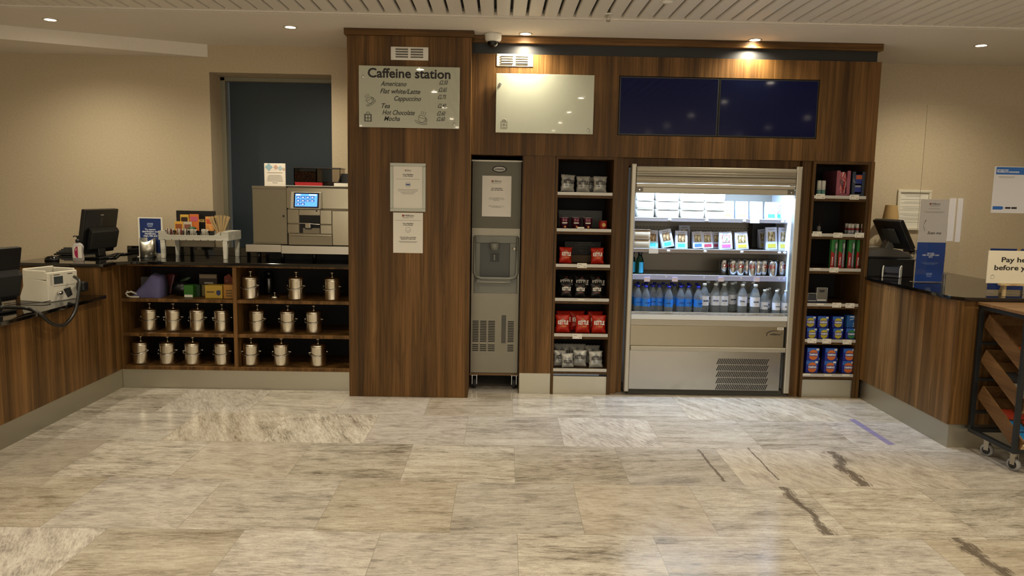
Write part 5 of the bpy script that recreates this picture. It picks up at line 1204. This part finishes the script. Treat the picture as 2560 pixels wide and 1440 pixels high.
# ================================================================== toiletries
def tx(px, y, z): return fx(px, y, z)
for px, nm in ((2043,'left'),(2054,'right')):
    x = tx(px,.66,1.56); t = thing('deodorant_can', 'white deodorant can with green foot on the top toiletries shelf, %s one' % nm, 'spray can', (x,.66,TZ[0]), 'white deodorant cans')
    B().lathe([(.0145,TZ[0]+.001),(.0155,TZ[0]+.004),(.0155,TZ[0]+.042)], mat('teal_print', '#5f8f86', .45), c=(x,.66,0), n=22).build('printed_foot', t); B().lathe([(.0155,TZ[0]+.0425),(.0155,TZ[0]+.105),(.014,TZ[0]+.112)], mat('spray_white', '#c9c9c0', .4), c=(x,.66,0), n=22).build('can_body', t)
def hanger_box(px0, px1, h, m, m2, lb, name, goods):
    y = .65; x0, x1 = tx(px0,y,1.6), tx(px1,y,1.6); z = TZ[0]+.001
    t = thing(name, lb, 'display box', ((x0+x1)/2, .75, z)); w_ = (x1-x0)*.24
    B().box(x0,x0+w_,y,y+.004,z,z+h,m).box(x1-w_,x1,y,y+.004,z,z+h,m).box(x0+w_,x1-w_,y,y+.004,z,z+.018,m).build('front_panel', t)
    B().box(x0,x0+.003,y+.0045,.90,z,z+h,m2).box(x1-.003,x1,y+.0045,.90,z,z+h,m2).box(x0+.0035,x1-.0035,.897,.90,z,z+h,m2).build('box_walls', t)
    goods(x0+w_, x1-w_, y, z, h, t); return t
def g1(x0, x1, y, z, h, t):
    b = B(); n = 9; vs = []; fs = []
    for i in range(n+1):
        for j in range(5): vs.append((x0+(x1-x0)*j/4, y+.012-.012*math.sin(PI*j/4)-.004*math.sin(7*i+j), z+.02+(h-.03)*i/n))
    for i in range(n):
        for j in range(4): k = i*5+j; fs.append((k,k+1,k+6,k+5))
    m = filling('red_foil_goods', '#4a1420', '#b32a35', '#c9a8a8'); b.add(vs, fs, m, True).build('foil_pack', t)
def g2(x0, x1, y, z, h, t):
    B().box(x0-.012,x1+.010,y+.005,y+.03,z+.09,z+h-.02,mat('royal_blue_pack', '#152a86', .3)).build('blister_pack', t, .004); B().box(x0+.006,x1+.010,y+.0035,y+.005,z+.125,z+.155,mat('orange_patch', '#b8551e', .5)).build('orange_patch', t)
    B().box(x0,x1,y+.005,y+.02,z+.03,z+.075,mat('royal_blue_pack')).box(x0+.002,x1-.004,y+.002,y+.005,z+.066,z+.080,mat('silver_patch', '#9aa0aa', .3, .6)).build('lower_pack', t, .002)
    B().tube([(x0-.012,y+.003,z+.14),(x0-.012,y+.001,z+.11),(x0-.004,y+.001,z+.10),(x0+.02,y+.001,z+.095)], .0035, mat('silver_patch'), 6).build('razor_handle', t)
hanger_box(2087,2121,.185,mat('pink_card','#9c5566',.6),mat('dark_pink_card','#5f2f3d',.7),'tall pink display box with red foil packs on the top toiletries shelf','display_box',g1)
hanger_box(2126,2158,.180,mat('slate_card','#333c4f',.6),mat('slate_dark','#1d222c',.7),'tall slate blue display box with blue razor packs on the top toiletries shelf','display_box',g2)
x = tx(2046,.68,1.28); t = thing('small_bottle', 'single small dark capped bottle at the left of the second toiletries shelf', 'bottle', (x,.70,TZ[1])); B().lathe([(.014,TZ[1]+.001),(.015,TZ[1]+.045),(.009,TZ[1]+.056)], mat('tiny_bottle', '#6f6a66', .3), c=(x,.70,0), n=18).build('bottle_body', t); B().lathe([(.008,TZ[1]+.0565),(.008,TZ[1]+.078)], BLACK, c=(x,.70,0), n=14).build('cap', t)
RB_, WP_ = mat('red_band', '#7c1f1c', .45), mat('tube_white', '#bdbab2', .4)
for k, (px, y) in enumerate(((2112,.72),(2119,.66),(2127,.655),(2134,.70),(2139,.65),(2152,.65),(2122,.74),(2146,.71))):
    x = tx(px,y,1.27); t = thing('lip_balm', 'small white tube with a red band at the right of the second toiletries shelf', 'tube', (x,y,TZ[1]), 'small red banded tubes'); z = TZ[1]
    B().lathe([(.0115,z+.001),(.0115,z+.028)], mat('tube_grey', '#9c9ca3', .4), c=(x,y,0), n=18).build('tube_body', t); B().lathe([(.0118,z+.0285),(.0118,z+.043)], RB_, c=(x,y,0), n=18).build('red_band', t); B().lathe([(.0112,z+.0435),(.0112,z+.076)], WP_, c=(x,y,0), n=18).build('cap', t)
for k, (px, nm) in enumerate(((2081,'leftmost'),(2100,'second from left'),(2124,'third from left'),(2145,'rightmost'))):
    y = .66; x = tx(px,y,1.08); z = TZ[2]+.001; h = .212; w_ = .046
    t = thing('toothbrush_pack', 'red and green toothbrush blister pack on the third toiletries shelf, %s of four' % nm, 'toothbrush pack', (x,y,z), 'toothbrush packs')
    B().box(x-w_/2,x+w_/2,y,y+.003,z,z+h*.5,mat('brush_red','#a01f1a',.4)).prism([(x-w_/2,z+h*.5),(x+w_/2,z+h*.5),(x+w_/2,z+h),(x-w_/2,z+h)], y, y+.003, mat('brush_green','#2f7a36',.4), 'Y').build('backing_card', t)
    B().prism([(x-w_/2,z+h*.44),(x+w_/2,z+h*.44),(x-w_/2,z+h*.60)], y-.0008, y, mat('brush_red'), 'Y').build('red_wedge', t)
    B().box(x+w_*.02,x+w_*.36,y-.016,y,z+.004,z+h*.93,mat('blister', '#d4d8dc', .08, trans=.85, ior=1.1)).build('blister', t, .005)
    B().tube([(x+w_*.19,y-.007,z+.012),(x+w_*.18,y-.007,z+h*.45),(x+w_*.22,y-.007,z+h*.62),(x+w_*.19,y-.007,z+h*.86)], [.0045,.0045,.003,.003], mat('brush_handle', '#b9bcc6', .35), 8).box(x+w_*.08,x+w_*.30,y-.014,y-.006,z+h*.70,z+h*.87,WHITEP).build('toothbrush', t)
    txt('Colgate', .010, WHITEINK, t, (x-w_*.22, y-.0005, z+h*.24), rot=(PI/2,-PI/2,0), width=.062, bold=.03)
    o = B().box(x-w_/2+.002,x+w_/2-.002,y+.03,y+.034,z,z+h-.004,mat('brush_green')).build('spare_card', t)
# clear packs on the fourth shelf
for px, nm, w_, h_, rz in ((2051,'upright clear plastic travel pack with a white top on the fourth toiletries shelf','a',.112,0),(2027,'dark clear plastic travel pack lying low at the left of the fourth toiletries shelf','b',.070,.3)):
    y = .66; x = tx(px,y,.78); z = TZ[3]+.001; ww = .078 if w_ == 'a' else .066
    t = thing('travel_pack', nm, 'travel pack', (x,y,z))
    B().box(x-ww/2,x+ww/2,y+.002,y+.03,z,z+h_,mat('pack_inner_'+w_, '#6e6b64' if w_ == 'a' else '#3a3c44', .3)).build('inner_card', t, .006)
    B().tube([(x-ww/2,y,z+.006),(x-ww/2,y,z+h_),(x+ww/2,y,z+h_),(x+ww/2,y,z+.006)], .003, mat('clear_edge', '#c9cac6', .1), 8).box(x-ww*.45,x+ww*.45,y-.001,y+.002,z+h_*.1,z+h_*.22,mat('clear_edge')).build('clear_shell', t)
    B().prism([(x-ww*.28,z+h_*.86),(x+ww*.28,z+h_*.86),(x+ww*.2,z+h_*.70),(x-ww*.2,z+h_*.70)], y-.0005, y+.002, DGREY, 'Y').build('hang_hole', t)
    B().box(x-ww*.5,x+ww*.5,y-.004,y+.03,z-.0005,z+.010,mat('navy_foot', '#151a3a', .4)).build('foot', t)
# tampon boxes
BXB = mat('box_blue', '#17288a', .45); BXL = mat('box_light_blue', '#2f62b4', .45)
def make_tbox(c, nm):
    t = thing('tampon_box', 'x', 'box'); w_, h_, d_ = .092, .098, .06
    B().box(-w_/2,w_/2,0,d_,0,h_,BXB).build('box_body', t, .0015); cm = mat('fan_'+c, c, .5)
    B().box(-w_*.48,w_*.48,-.0006,0,h_*.66,h_*.98,BXL).build('sky_panel', t)
    hi = [(w_*.02+.030*math.cos(a), h_*.60+.024*math.sin(a)) for a in [PI*i/12 for i in range(13)]]; lo = [(w_*.02+.032*math.cos(a), h_*.34+.030*math.sin(a)) for a in [PI+PI*i/12 for i in range(13)]]
    B().prism(hi, -.0014, -.0004, cm, 'Y').build('fan_top', t); B().prism(lo, -.0014, -.0004, cm, 'Y').build('fan_bottom', t)
    txt('TAMPAX', .014, WHITEINK, t, (w_*.02, -.0022, h_*.46), width=.066, bold=.07, local=True, ext=.0008)
    B().box(w_*.24,w_*.47,-.0024,-.0008,h_*.80,h_*.94,PAPERW).build('price_sticker', t); return Proto(t)
TO, TYw, TGn = make_tbox('#c66a2a', 0), make_tbox('#b9ab36', 0), make_tbox('#2f7a4a', 0)
def tb(P, px, y, z, lb, g, s=1., rz=0.): P.put((tx(px,y,z+.04),y,z), rz, lb, g, sc=(s,1,s*.98))
g = 'orange marked tampon boxes'
for r, rn in ((0,'bottom'),(1,'upper')):
    for px, nm in ((2026,'left'),(2071,'middle'),(2116,'right')): tb(TO, px+3*r, .640, TZ[5]+.001+r*.0968, 'blue tampon box with an orange fan, %s box of the %s stack, lowest shelf' % (rn, nm), g, 1. if r == 0 else 1.)
for px, nm in ((2029,'left'),(2074,'middle'),(2119,'right')): tb(TO, px, .74, TZ[5]+.001, 'blue tampon box standing behind the %s stack on the lowest shelf' % nm, 'tampon boxes behind the stacks', 1.04)
g = 'yellow marked tampon boxes'; z = TZ[4]+.001
for px, nm in ((2026,'leftmost'),(2056,'second'),(2091,'third')): tb(TYw, px, .640, z, 'blue tampon box with a yellow fan, %s, lower row of fifth shelf' % nm, g, .84, .05)
tb(TGn, 2124, .640, z, 'blue tampon box with a green fan at the right of the lower row', 'green marked tampon boxes', .86); z2 = z+.0815
for px, nm in ((2022,'leftmost'),(2054,'second'),(2091,'third')): tb(TYw, px, .668, z2, 'blue tampon box with a yellow fan, %s, upper row of fifth shelf' % nm, g, .90, .0)
x = tx(2127,.66,.57); t = thing('plain_blue_box', 'light blue box with white lines at the upper right of the fifth toiletries shelf', 'box', (x,.66,z2+.003)); zz = z2+.003
B().box(x-.042,x+.042,.66,.72,zz,zz+.094,mat('mid_blue_box','#1f5596',.45)).build('box_body', t, .0015); b = B().tube([(x-.02,.6592,zz+.06),(x,.6592,zz+.066),(x+.02,.6592,zz+.070)], .002, WHITEINK, 5); b.build('swoosh', t)
B().box(x-.02,x+.022,.6590,.66,zz+.080,zz+.087,WHITEINK).build('name_line', t)
for k in range(3): B().box(x+.006,x+.036,.6590,.66,zz+.008+k*.012,zz+.012+k*.012,WHITEINK).build('text_line', t)

# ================================================================== right counter
t = thing('till_counter', 'walnut veneered till counter coming forward on the right', 'counter', (3.0, .4, 0))
B().prism([(2.632,.603),(2.632,-.545),(3.44,-.545),(3.44,1.375),(2.632,1.375)], .148, .908, WALNUT, 'Z').build('panel', t, .002)
B().prism([(2.645,.60),(2.645,-.535),(3.43,-.535),(3.43,1.37),(2.645,1.37)], 0, .1475, PLINTH, 'Z').build('plinth', t, label='brushed steel plinth')
B().prism([(2.610,.594),(2.610,-.50),(2.665,-.562),(3.49,-.562),(3.49,1.378),(2.632,1.378),(2.632,.594)], .9085, .930, GRANITE, 'Z').build('till_worktop', bev=.002, label='polished black granite top of the till counter on the right', cat='worktop')
RZ_ = .9303
# till terminal
q0, q1, q2 = at(2187,548,Y=.60), at(2252,551,Y=.60), at(2280,625,Y=.45)
t = thing('till_terminal', 'black touch screen till terminal on a grey curved base', 'till', (2.80,.78,RZ_+.135))
tl = t.location.copy()
m_ = shift(B().box(-.155,.155,-.018,.018,-.12,.12,BLACK), tl).build('screen_case', t, .008)
shift(B().box(-.14,.14,.0185,.0195,-.105,.105,mat('dark_screen', '#0a0a0c', .1)), tl).build('touch_screen', m_); shift(B().box(-.07,.07,-.032,-.0185,-.06,.06,DGREY), tl).build('rear_cover', m_, .006)
_q = at(2234,585,Y=.62); m_.location = _q-tl; m_.rotation_euler = (math.radians(30),0,math.radians(-80))
zz0 = RZ_+.135; GB = mat('till_grey', '#5f5d57', .5)
b = B(); prof = [(-.20,0),(-.195,.012),(-.15,.045),(-.08,.070),(.0,.078),(.10,.062),(.17,.030),(.20,.006),(.20,0)]
b.prism(prof, -.12, .12, GB, 'Y'); b2 = shift(b, (2.80,.78,zz0)); bo = b2.build('base_cover', t, .008)
for v in bo.data.vertices: pass
shift(B().prism([(-.03,.07),(.04,.07),(.09,.17),(.085,.235),(.045,.235),(.02,.17)], -.045, .045, GB, 'Y'), (2.80,.70,zz0)).build('neck', t, .008)
shift(B().box(-.15,.16,-.135,-.1205,.0,.012,BLACK), (2.80,.78,zz0)).build('base_foot', t)
B().box(2.64,2.99,.62,.98,RZ_,RZ_+.132,BLACKM).build('cash_drawer', bev=.004, label='wide black cash drawer under the till terminal', cat='cash drawer')
# card reader
q = at(2238,694,Z=RZ_)
t = thing('card_reader', 'white and navy card payment reader in front of the cash drawer', 'card reader', (0,0,0))
B().prism([(-.075,0),(.075,0),(.075,.055),(.045,.085),(-.035,.085),(-.075,.060)], -.062, -.052, WHITEP, 'X').prism([(-.075,0),(.075,0),(.075,.055),(.045,.085),(-.035,.085),(-.075,.060)], .052, .062, WHITEP, 'X').build('side_shell', t, .004)
B().prism([(-.065,.004),(.065,.004),(.065,.05),(.04,.078),(-.03,.078),(-.045,.035)], -.0515, .0515, mat('reader_navy', '#1d2338', .3), 'X').build('reader_body', t, .003); B().prism([(-.072,.004),(-.0455,.004),(-.0455,.034),(-.066,.020)], -.0515, .0515, mat('reader_dark', '#14161d', .3), 'X').build('paper_slot', t)
t.location = (q.x, q.y+.05, RZ_); t.rotation_euler = (0,0,math.radians(-32))
# tall acrylic stand with two notices
y_ = .27; q0, q1 = at(2296,497,Y=y_), at(2367,497,Y=y_); b0, b1 = at(2283,705,Y=y_), at(2345,705,Y=y_)
t = thing('notice_stand', 'tall clear stand with a white scan notice above a blue card notice', 'sign', ((b0.x+b1.x)/2, y_, RZ_)); hS = q0.z-RZ_-.002; wS = q1.x-q0.x
xA = (q0.x+b0.x)/2+.012; xB = xA+wS
B().box(xA-.004,xB+.004,y_,y_+.003,RZ_,RZ_+hS,ACRYL).box(xA-.004,xB+.004,y_-.05,y_+.05,RZ_,RZ_+.0025,ACRYL).build('acrylic_holder', t)
zm = RZ_+hS*.485
B().box(xA,xB,y_-.002,y_-.0005,zm,RZ_+hS,mat('stand_paper','#d6d2cf',.5)).build('white_sheet', t); B().box(xA,xB,y_-.003,y_-.0005,RZ_+.004,zm-.001,BLUE).build('blue_sheet', t)
xc = (xA+xB)/2; yy = y_-.0021
hgi(t, xc, yy, RZ_+hS-.032, .075); B().box(xc-.040,xc+.040,yy-.0005,yy,RZ_+hS-.066,RZ_+hS-.064,GREYINK).build('rule', t); lines(t, xc, yy, [RZ_+hS-.085,RZ_+hS-.091], [.15,.12])
txt('Scan me', .019, INK, t, (xc+.01, yy-.0003, zm+.065), width=.098, bold=.02, shear=.35)
B().tube([(xc-.055,yy,zm+.08),(xc-.066,yy,zm+.105),(xc-.064,yy,zm+.13),(xc-.052,yy,zm+.155)], .0012, INK, 6).tube([(xc-.060,yy,zm+.148),(xc-.052,yy,zm+.156),(xc-.053,yy,zm+.143)], .0012, INK, 6).build('arrow', t)
yy = y_-.0031; txt('NO CASH,\nDEBIT OR CREDIT CARD\nONLY', .0095, WHITEINK, t, (xc, yy-.0003, zm-.090), width=.118, bold=.05); lines(t, xc, yy, [zm-.142,zm-.148,zm-.154], [.115,.11,.07], .0018, mat('pale_blue_ink'))
B().box(xc-.020,xc+.020,yy-.0006,yy,RZ_+.050,RZ_+.066,mat('pale_blue_ink')).build('logo_box', t); txt('Hilton', .009, BLUE, t, (xc, yy-.0009, RZ_+.058), width=.034); txt('Foundation', .005, WHITEINK, t, (xc, yy-.0004, RZ_+.041), width=.034)
# framed licence on the wall, lamp, glasses
y_ = 1.379; q0, q1 = at(2244,474,Y=y_), at(2319,576,Y=y_)
t = thing('framed_certificate', 'white framed certificate on the back wall behind the till', 'framed notice', ((q0.x+q1.x)/2, y_, q1.z)); FW = mat('frame_cream', '#cfc9b6', .5)
B().box(q0.x,q1.x,y_-.02,y_,q0.z-.022,q0.z,FW).box(q0.x,q1.x,y_-.02,y_,q1.z,q1.z+.022,FW).box(q0.x,q0.x+.022,y_-.02,y_,q1.z+.0221,q0.z-.0221,FW).box(q1.x-.022,q1.x,y_-.02,y_,q1.z+.0221,q0.z-.0221,FW).build('frame', t, .003)
B().box(q0.x+.0221,q1.x-.0221,y_-.008,y_-.001,q1.z+.0221,q0.z-.0221,PAPERW).build('sheet', t); xc = (q0.x+q1.x)/2; h = q0.z-q1.z
lines(t, xc-.01, y_-.0082, [q0.z-h*f for f in (.13,.16,.24,.30,.33,.42,.46,.50,.60,.64,.70,.74,.80)], [.16,.12,.20,.14,.20,.20,.16,.20,.20,.14,.20,.12,.17], .0025)
y_ = 1.24; q = at(2226,548,Y=y_); t = thing('table_lamp', 'small lamp with a beige tapered shade standing behind the till', 'lamp', (q.x, y_, RZ_))
B().lathe([(.062,q.z),(.045,q.z+.115)], mat('lamp_shade_beige', '#a88a58', .8), c=(q.x,y_,0), n=28, caps=False).build('lamp_shade', t); B().tube([(q.x,y_,RZ_+.012),(q.x,y_,q.z+.06)], .006, STEEL, 8).build('stem', t); B().lathe([(.05,RZ_),(.05,RZ_+.010),(.01,RZ_+.016)], STEEL, c=(q.x,y_,0), n=24).build('base', t)
def glass_(px, py, y, nm):
    q = at(px, py, Y=y); z = RZ_; t = thing('wine_glass', nm, 'glass', (q.x,y,z), 'wine glasses behind the till')
    B().lathe([(.030,z),(.006,z+.006),(.004,z+.08),(.025,z+.10),(.034,z+.135),(.028,z+.18),(.0265,z+.18),(.032,z+.135),(.022,z+.103),(.001,z+.09)], glass('stemware', '#ffffff', .0, 1.4), c=(q.x,y,0), n=24).build('glass_body', t)
for px, y, nm in ((2266,1.02,'clear wine glass behind the till, left of three'),(2276,1.10,'clear wine glass behind the till, middle of three'),(2286,1.0,'clear wine glass behind the till, right of three')): glass_(px, 640, y, nm)
# clear protective screen with its poster
ys = .05; xs0 = at(2300,500,Y=ys).x
t = thing('counter_screen', 'large clear protective screen standing on the till counter', 'screen guard', (3.6, ys, RZ_)); CLR = mat('screen_clear', '#ffffff', .0, trans=1., ior=1.30)
B().box(xs0,4.3,ys,ys+.004,RZ_+.075,RZ_+1.19,CLR).build('clear_sheet', t)
_cx = at(2362,675,Y=ys).x
B().box(_cx-.006,_cx+.006,ys-.012,ys+.016,RZ_,RZ_+.085,STEEL).build('clamp', t, .001); B().box(3.42,3.432,ys-.012,ys+.016,RZ_,RZ_+.085,STEEL).build('clamp', t, .001)
yp = ys-.002; q0, q1 = at(2490,416,Y=yp), at(2484,532,Y=yp); X0, X1 = q0.x-.008, q0.x+.30; Z1, Z0 = q0.z, q1.z
t = thing('poster', 'white poster with a blue heading fixed to the clear screen', 'poster', ((X0+X1)/2, yp, Z0)); PW = mat('poster_white', '#d9d9de', .5)
B().box(X0,X1,yp-.0015,yp-.0005,Z0,Z1,PW).build('sheet', t); yy = yp-.0016
B().box(X0+.012,X1-.006,yy-.0004,yy,Z1-.052,Z1-.004,mat('heading_blue','#2867b8',.5)).build('heading_band', t)
txt("LET'S HELP STOP\nTHE SPREAD OF CORONAVIRUS", .009, WHITEINK, t, (X0+.016, yy-.0008, Z1-.030), align='LEFT', bold=.05, width=.15); lines(t, X0+.085, yy, [Z1-.066,Z1-.072], [.11,.10])
B().prism([(X0+.010,Z0+.022),(X0+.072,Z0+.022),(X0+.084,Z0+.033),(X0+.072,Z0+.044),(X0+.010,Z0+.044)], yy-.0006, yy, mat('heading_blue'), 'Y').build('blue_arrow', t); B().box(X0+.094,X0+.130,yy-.0006,yy,Z0+.028,Z0+.040,INK).box(X0+.136,X0+.172,yy-.0006,yy,Z0+.028,Z0+.040,INK).build('badge_blocks', t)
# pay here sign on its little easel, blue notice behind
ye = -.47; q0, q1 = at(2467,627,Y=ye), at(2471,708,Y=ye)
X0 = (q0.x+q1.x)/2; X1 = X0+.40; Z1, Z0 = q0.z+.002, q1.z
t = thing('pay_sign', 'cream sign asking to pay here, resting on a small wooden easel', 'sign', ((X0+X1)/2, ye, Z0)); B().box(X0,X1,ye,ye+.006,Z0,Z1,mat('sign_cream','#d9d2bd',.55)).build('sign_panel', t, .001)
qa = at(2527,650,Y=ye); k = (at(2560,650,Y=ye).x-at(2503,650,Y=ye).x)
u = at(2503,650,Y=ye).x; v_ = at(2485,669,Y=ye); hh = (at(2520,640,Y=ye).z-at(2520,658,Y=ye).z)*.88
txt('Pay here', .029, INK, t, (u, ye-.0006, at(2520,650,Y=ye).z), align='LEFT', bold=.03, width=.200); txt('before you eat', .029, INK, t, (v_.x, ye-.0006, v_.z-.001), align='LEFT', bold=.03, width=.335)
b = B(); q = at(2481,692,Y=ye); b.tube([(q.x-.010,ye-.0004,q.z-.010),(q.x+.010,ye-.0004,q.z-.010),(q.x+.010,ye-.0004,q.z+.008),(q.x-.010,ye-.0004,q.z+.008)], .0009, FADE, 5, True).tube([(q.x-.005,ye-.0004,q.z+.008),(q.x-.003,ye-.0004,q.z+.013),(q.x+.003,ye-.0004,q.z+.013),(q.x+.005,ye-.0004,q.z+.008)], .0009, FADE, 5); b.build('bag_emblem', t)
t = thing('easel', 'small pine easel carrying the pay here sign', 'easel', (X0+.2, ye, RZ_))
B().box(X0+.075,X1-.05,ye-.022,ye+.010,Z0-.012,Z0-.001,PINE).build('ledge', t, .001)
for xx in (X0+.105, X1-.09): B().prism([(xx,RZ_),(xx+.016,RZ_),(xx+.018,Z0-.0125),(xx+.002,Z0-.0125)], ye-.008, ye+.006, PINE, 'Y').build('front_leg', t, .001)
B().prism([(ye+.16,RZ_),(ye+.172,RZ_),(ye+.022,Z1+.02),(ye+.010,Z1+.02)], X0+.19, X0+.205, PINE, 'X').build('rear_leg', t)
yb = -.30; q0 = at(2477,621,Y=yb); q1 = at(2550,708,Y=yb)
t = thing('blue_notice', 'dark blue notice in a clear holder behind the pay here sign', 'sign', ((q0.x+q1.x)/2, yb, RZ_)); B().box(q0.x,q1.x+.02,yb,yb+.002,RZ_+.02,q0.z,BLUED).build('blue_sheet', t); B().box(q0.x-.006,q1.x+.03,yb+.0025,yb+.005,RZ_,q0.z+.01,ACRYL).box(q0.x-.006,q1.x+.03,yb-.05,yb+.0024,RZ_,RZ_+.003,ACRYL).build('acrylic_holder', t)

# ================================================================== trolley
TX0, TX1, TY0, TY1 = 2.745, 3.55, -.985, -.565
t = TR = thing('display_trolley', 'black framed display trolley with tilted wooden trays at the right edge', 'trolley', (3.1,-.77,0)); fr_ = .024
B().box(TX0-.008,TX1+.008,TY0-.008,TY1+.0,.889,.906,PALEWOOD).build('top_board', t, .0015)
for lx in (TX0, TX1-fr_):
    for ly in (TY0, TY1-fr_): B().box(lx,lx+fr_,ly,ly+fr_,.115,.8885,BLACKMETAL).build('post', t, .001)
for z in (.865, .115):
    for lx in (TX0, TX1-fr_): B().box(lx,lx+fr_,TY0+fr_,TY1-fr_,z,z+.0235,BLACKMETAL).build('rail', t)
    for ly in (TY0, TY1-fr_): B().box(TX0+fr_,TX1-fr_,ly,ly+fr_,z,z+.0235,BLACKMETAL).build('rail', t)
for z in (.66,.44,.24): B().box(TX0+fr_,TX1-fr_,TY1-fr_,TY1-.004,z-.008,z+.008,BLACKMETAL).build('tray_rail', t)
for k, (zt_, nm) in enumerate(((.765,'top'),(.552,'middle'),(.332,'bottom'))):
    a0 = Vector((0,-.580,zt_)); a1 = Vector((0,-.965,zt_-.215)); d = (a1-a0).normalized(); n_ = Vector((0,-d.z,d.y)); n_ = n_ if n_.z > 0 else -n_; hh = .088
    def pr(x0, x1, s0, s1, h0, h1, name, m=TRAYWOOD):
        P_ = [a0+d*s0+n_*h0, a0+d*s1+n_*h0, a0+d*s1+n_*h1, a0+d*s0+n_*h1]
        return B().prism([(p_.y, p_.z) for p_ in P_], x0, x1, m, 'X').build(name, ty)
    L = (a1-a0).length
    ty = B().prism([((a0+d*s_+n_*h_).y, (a0+d*s_+n_*h_).z) for s_, h_ in ((0,0),(L,0),(L,.010),(0,.010))], TX0+.042, TX1-.042, TRAYWOOD, 'X').build('tray', TR, .001)
    pr(TX0+.030, TX0+.0415, 0, L, 0, hh, 'tray_side'); pr(TX1-.0415, TX1-.030, 0, L, 0, hh, 'tray_side'); pr(TX0+.042, TX1-.042, 0, .010, .0105, hh, 'tray_back'); pr(TX0+.042, TX1-.042, L-.010, L, .0105, hh*.62, 'tray_front', PINE)
    # snack packets lying in the tray
    cols = (('#a23a1e','#c9b088'),('#8f8f86','#3a3a3a'),('#2477b0','#b0402a'))[k]
    for j in range(6):
        s_ = L*(.80-.21*(j // 2)); xx = TX0+.11+.085*(j % 2)+.01*(j//2); p_ = a0+d*s_+n_*.034
        if k == 0 and j > 3: continue
        b = B(); vs = []; fs = []
        for i in range(7):
            for jj in range(7):
                u, v = i/6, jj/6; h_ = .018*(math.sin(PI*u)*math.sin(PI*v))**.5; q = a0+d*(s_+(v-.5)*.085)+n_*(.024+h_+.002*math.sin(9*u+7*v)); vs.append((xx+(u-.5)*.075, q.y, q.z))
        N = len(vs)
        for i in range(7):
            for jj in range(7): u, v = i/6, jj/6; q = a0+d*(s_+(v-.5)*.085)+n_*(.0235-.009*(math.sin(PI*u)*math.sin(PI*v))**.5); vs.append((xx+(u-.5)*.075, q.y, q.z))
        for i in range(6):
            for jj in range(6): kk = i*7+jj; fs.append((kk,kk+7,kk+8,kk+1)); fs.append((N+kk,N+kk+1,N+kk+8,N+kk+7))
        c = cols[(j*2+j//3) % 2]
        b.add(vs, fs, mat('wrap_'+c, c, .3), True).build('snack_packet', label=('orange brown','silver grey','bright blue')[k]+' wrapped snack packet lying in the %s tilted tray of the trolley' % nm if c == cols[0] else ('tan','dark','red')[k]+' wrapped snack packet lying in the %s tilted tray of the trolley' % nm, cat='snack packet', group='%s snack packets in the %s tray' % (('first','second')[c == cols[1]], nm))
for cx, cy, rz in ((2.800,-.68,.5),(2.795,-.925,.35),(3.49,-.65,.2),(3.49,-.92,.6)):
    cs = B().lathe([(.018,-.012),(.036,-.010),(.036,.010),(.018,.012)], mat('castor_tyre','#8b8a88',.6), n=26, axis='X').lathe([(.024,-.0125),(.024,.0125)], mat('castor_core','#17181a',.5), n=20, axis='X')
    cs.rot(0, rz); o = shift(cs, (cx,cy,.037)).build('castor', TR)
    f = B().box(-.017,-.014,-.014,.014,.0,.062,STEEL).box(.014,.017,-.014,.014,.0,.062,STEEL).box(-.022,.022,-.020,.020,.062,.0775,STEEL); f.rot(0, rz); shift(f, (cx,cy,.037)).build('fork', o, .001)
# floor tape
a, c = at(2121,1048,Z=0), at(2232,1112,Z=0)
B().box(a.x,a.x+.045,c.y,a.y,.0002,.0012,mat('lilac_tape','#8e86b8',.3,alpha=.35)).build('floor_tape', label='strip of translucent purple tape on the floor before the right counter', cat='tape')
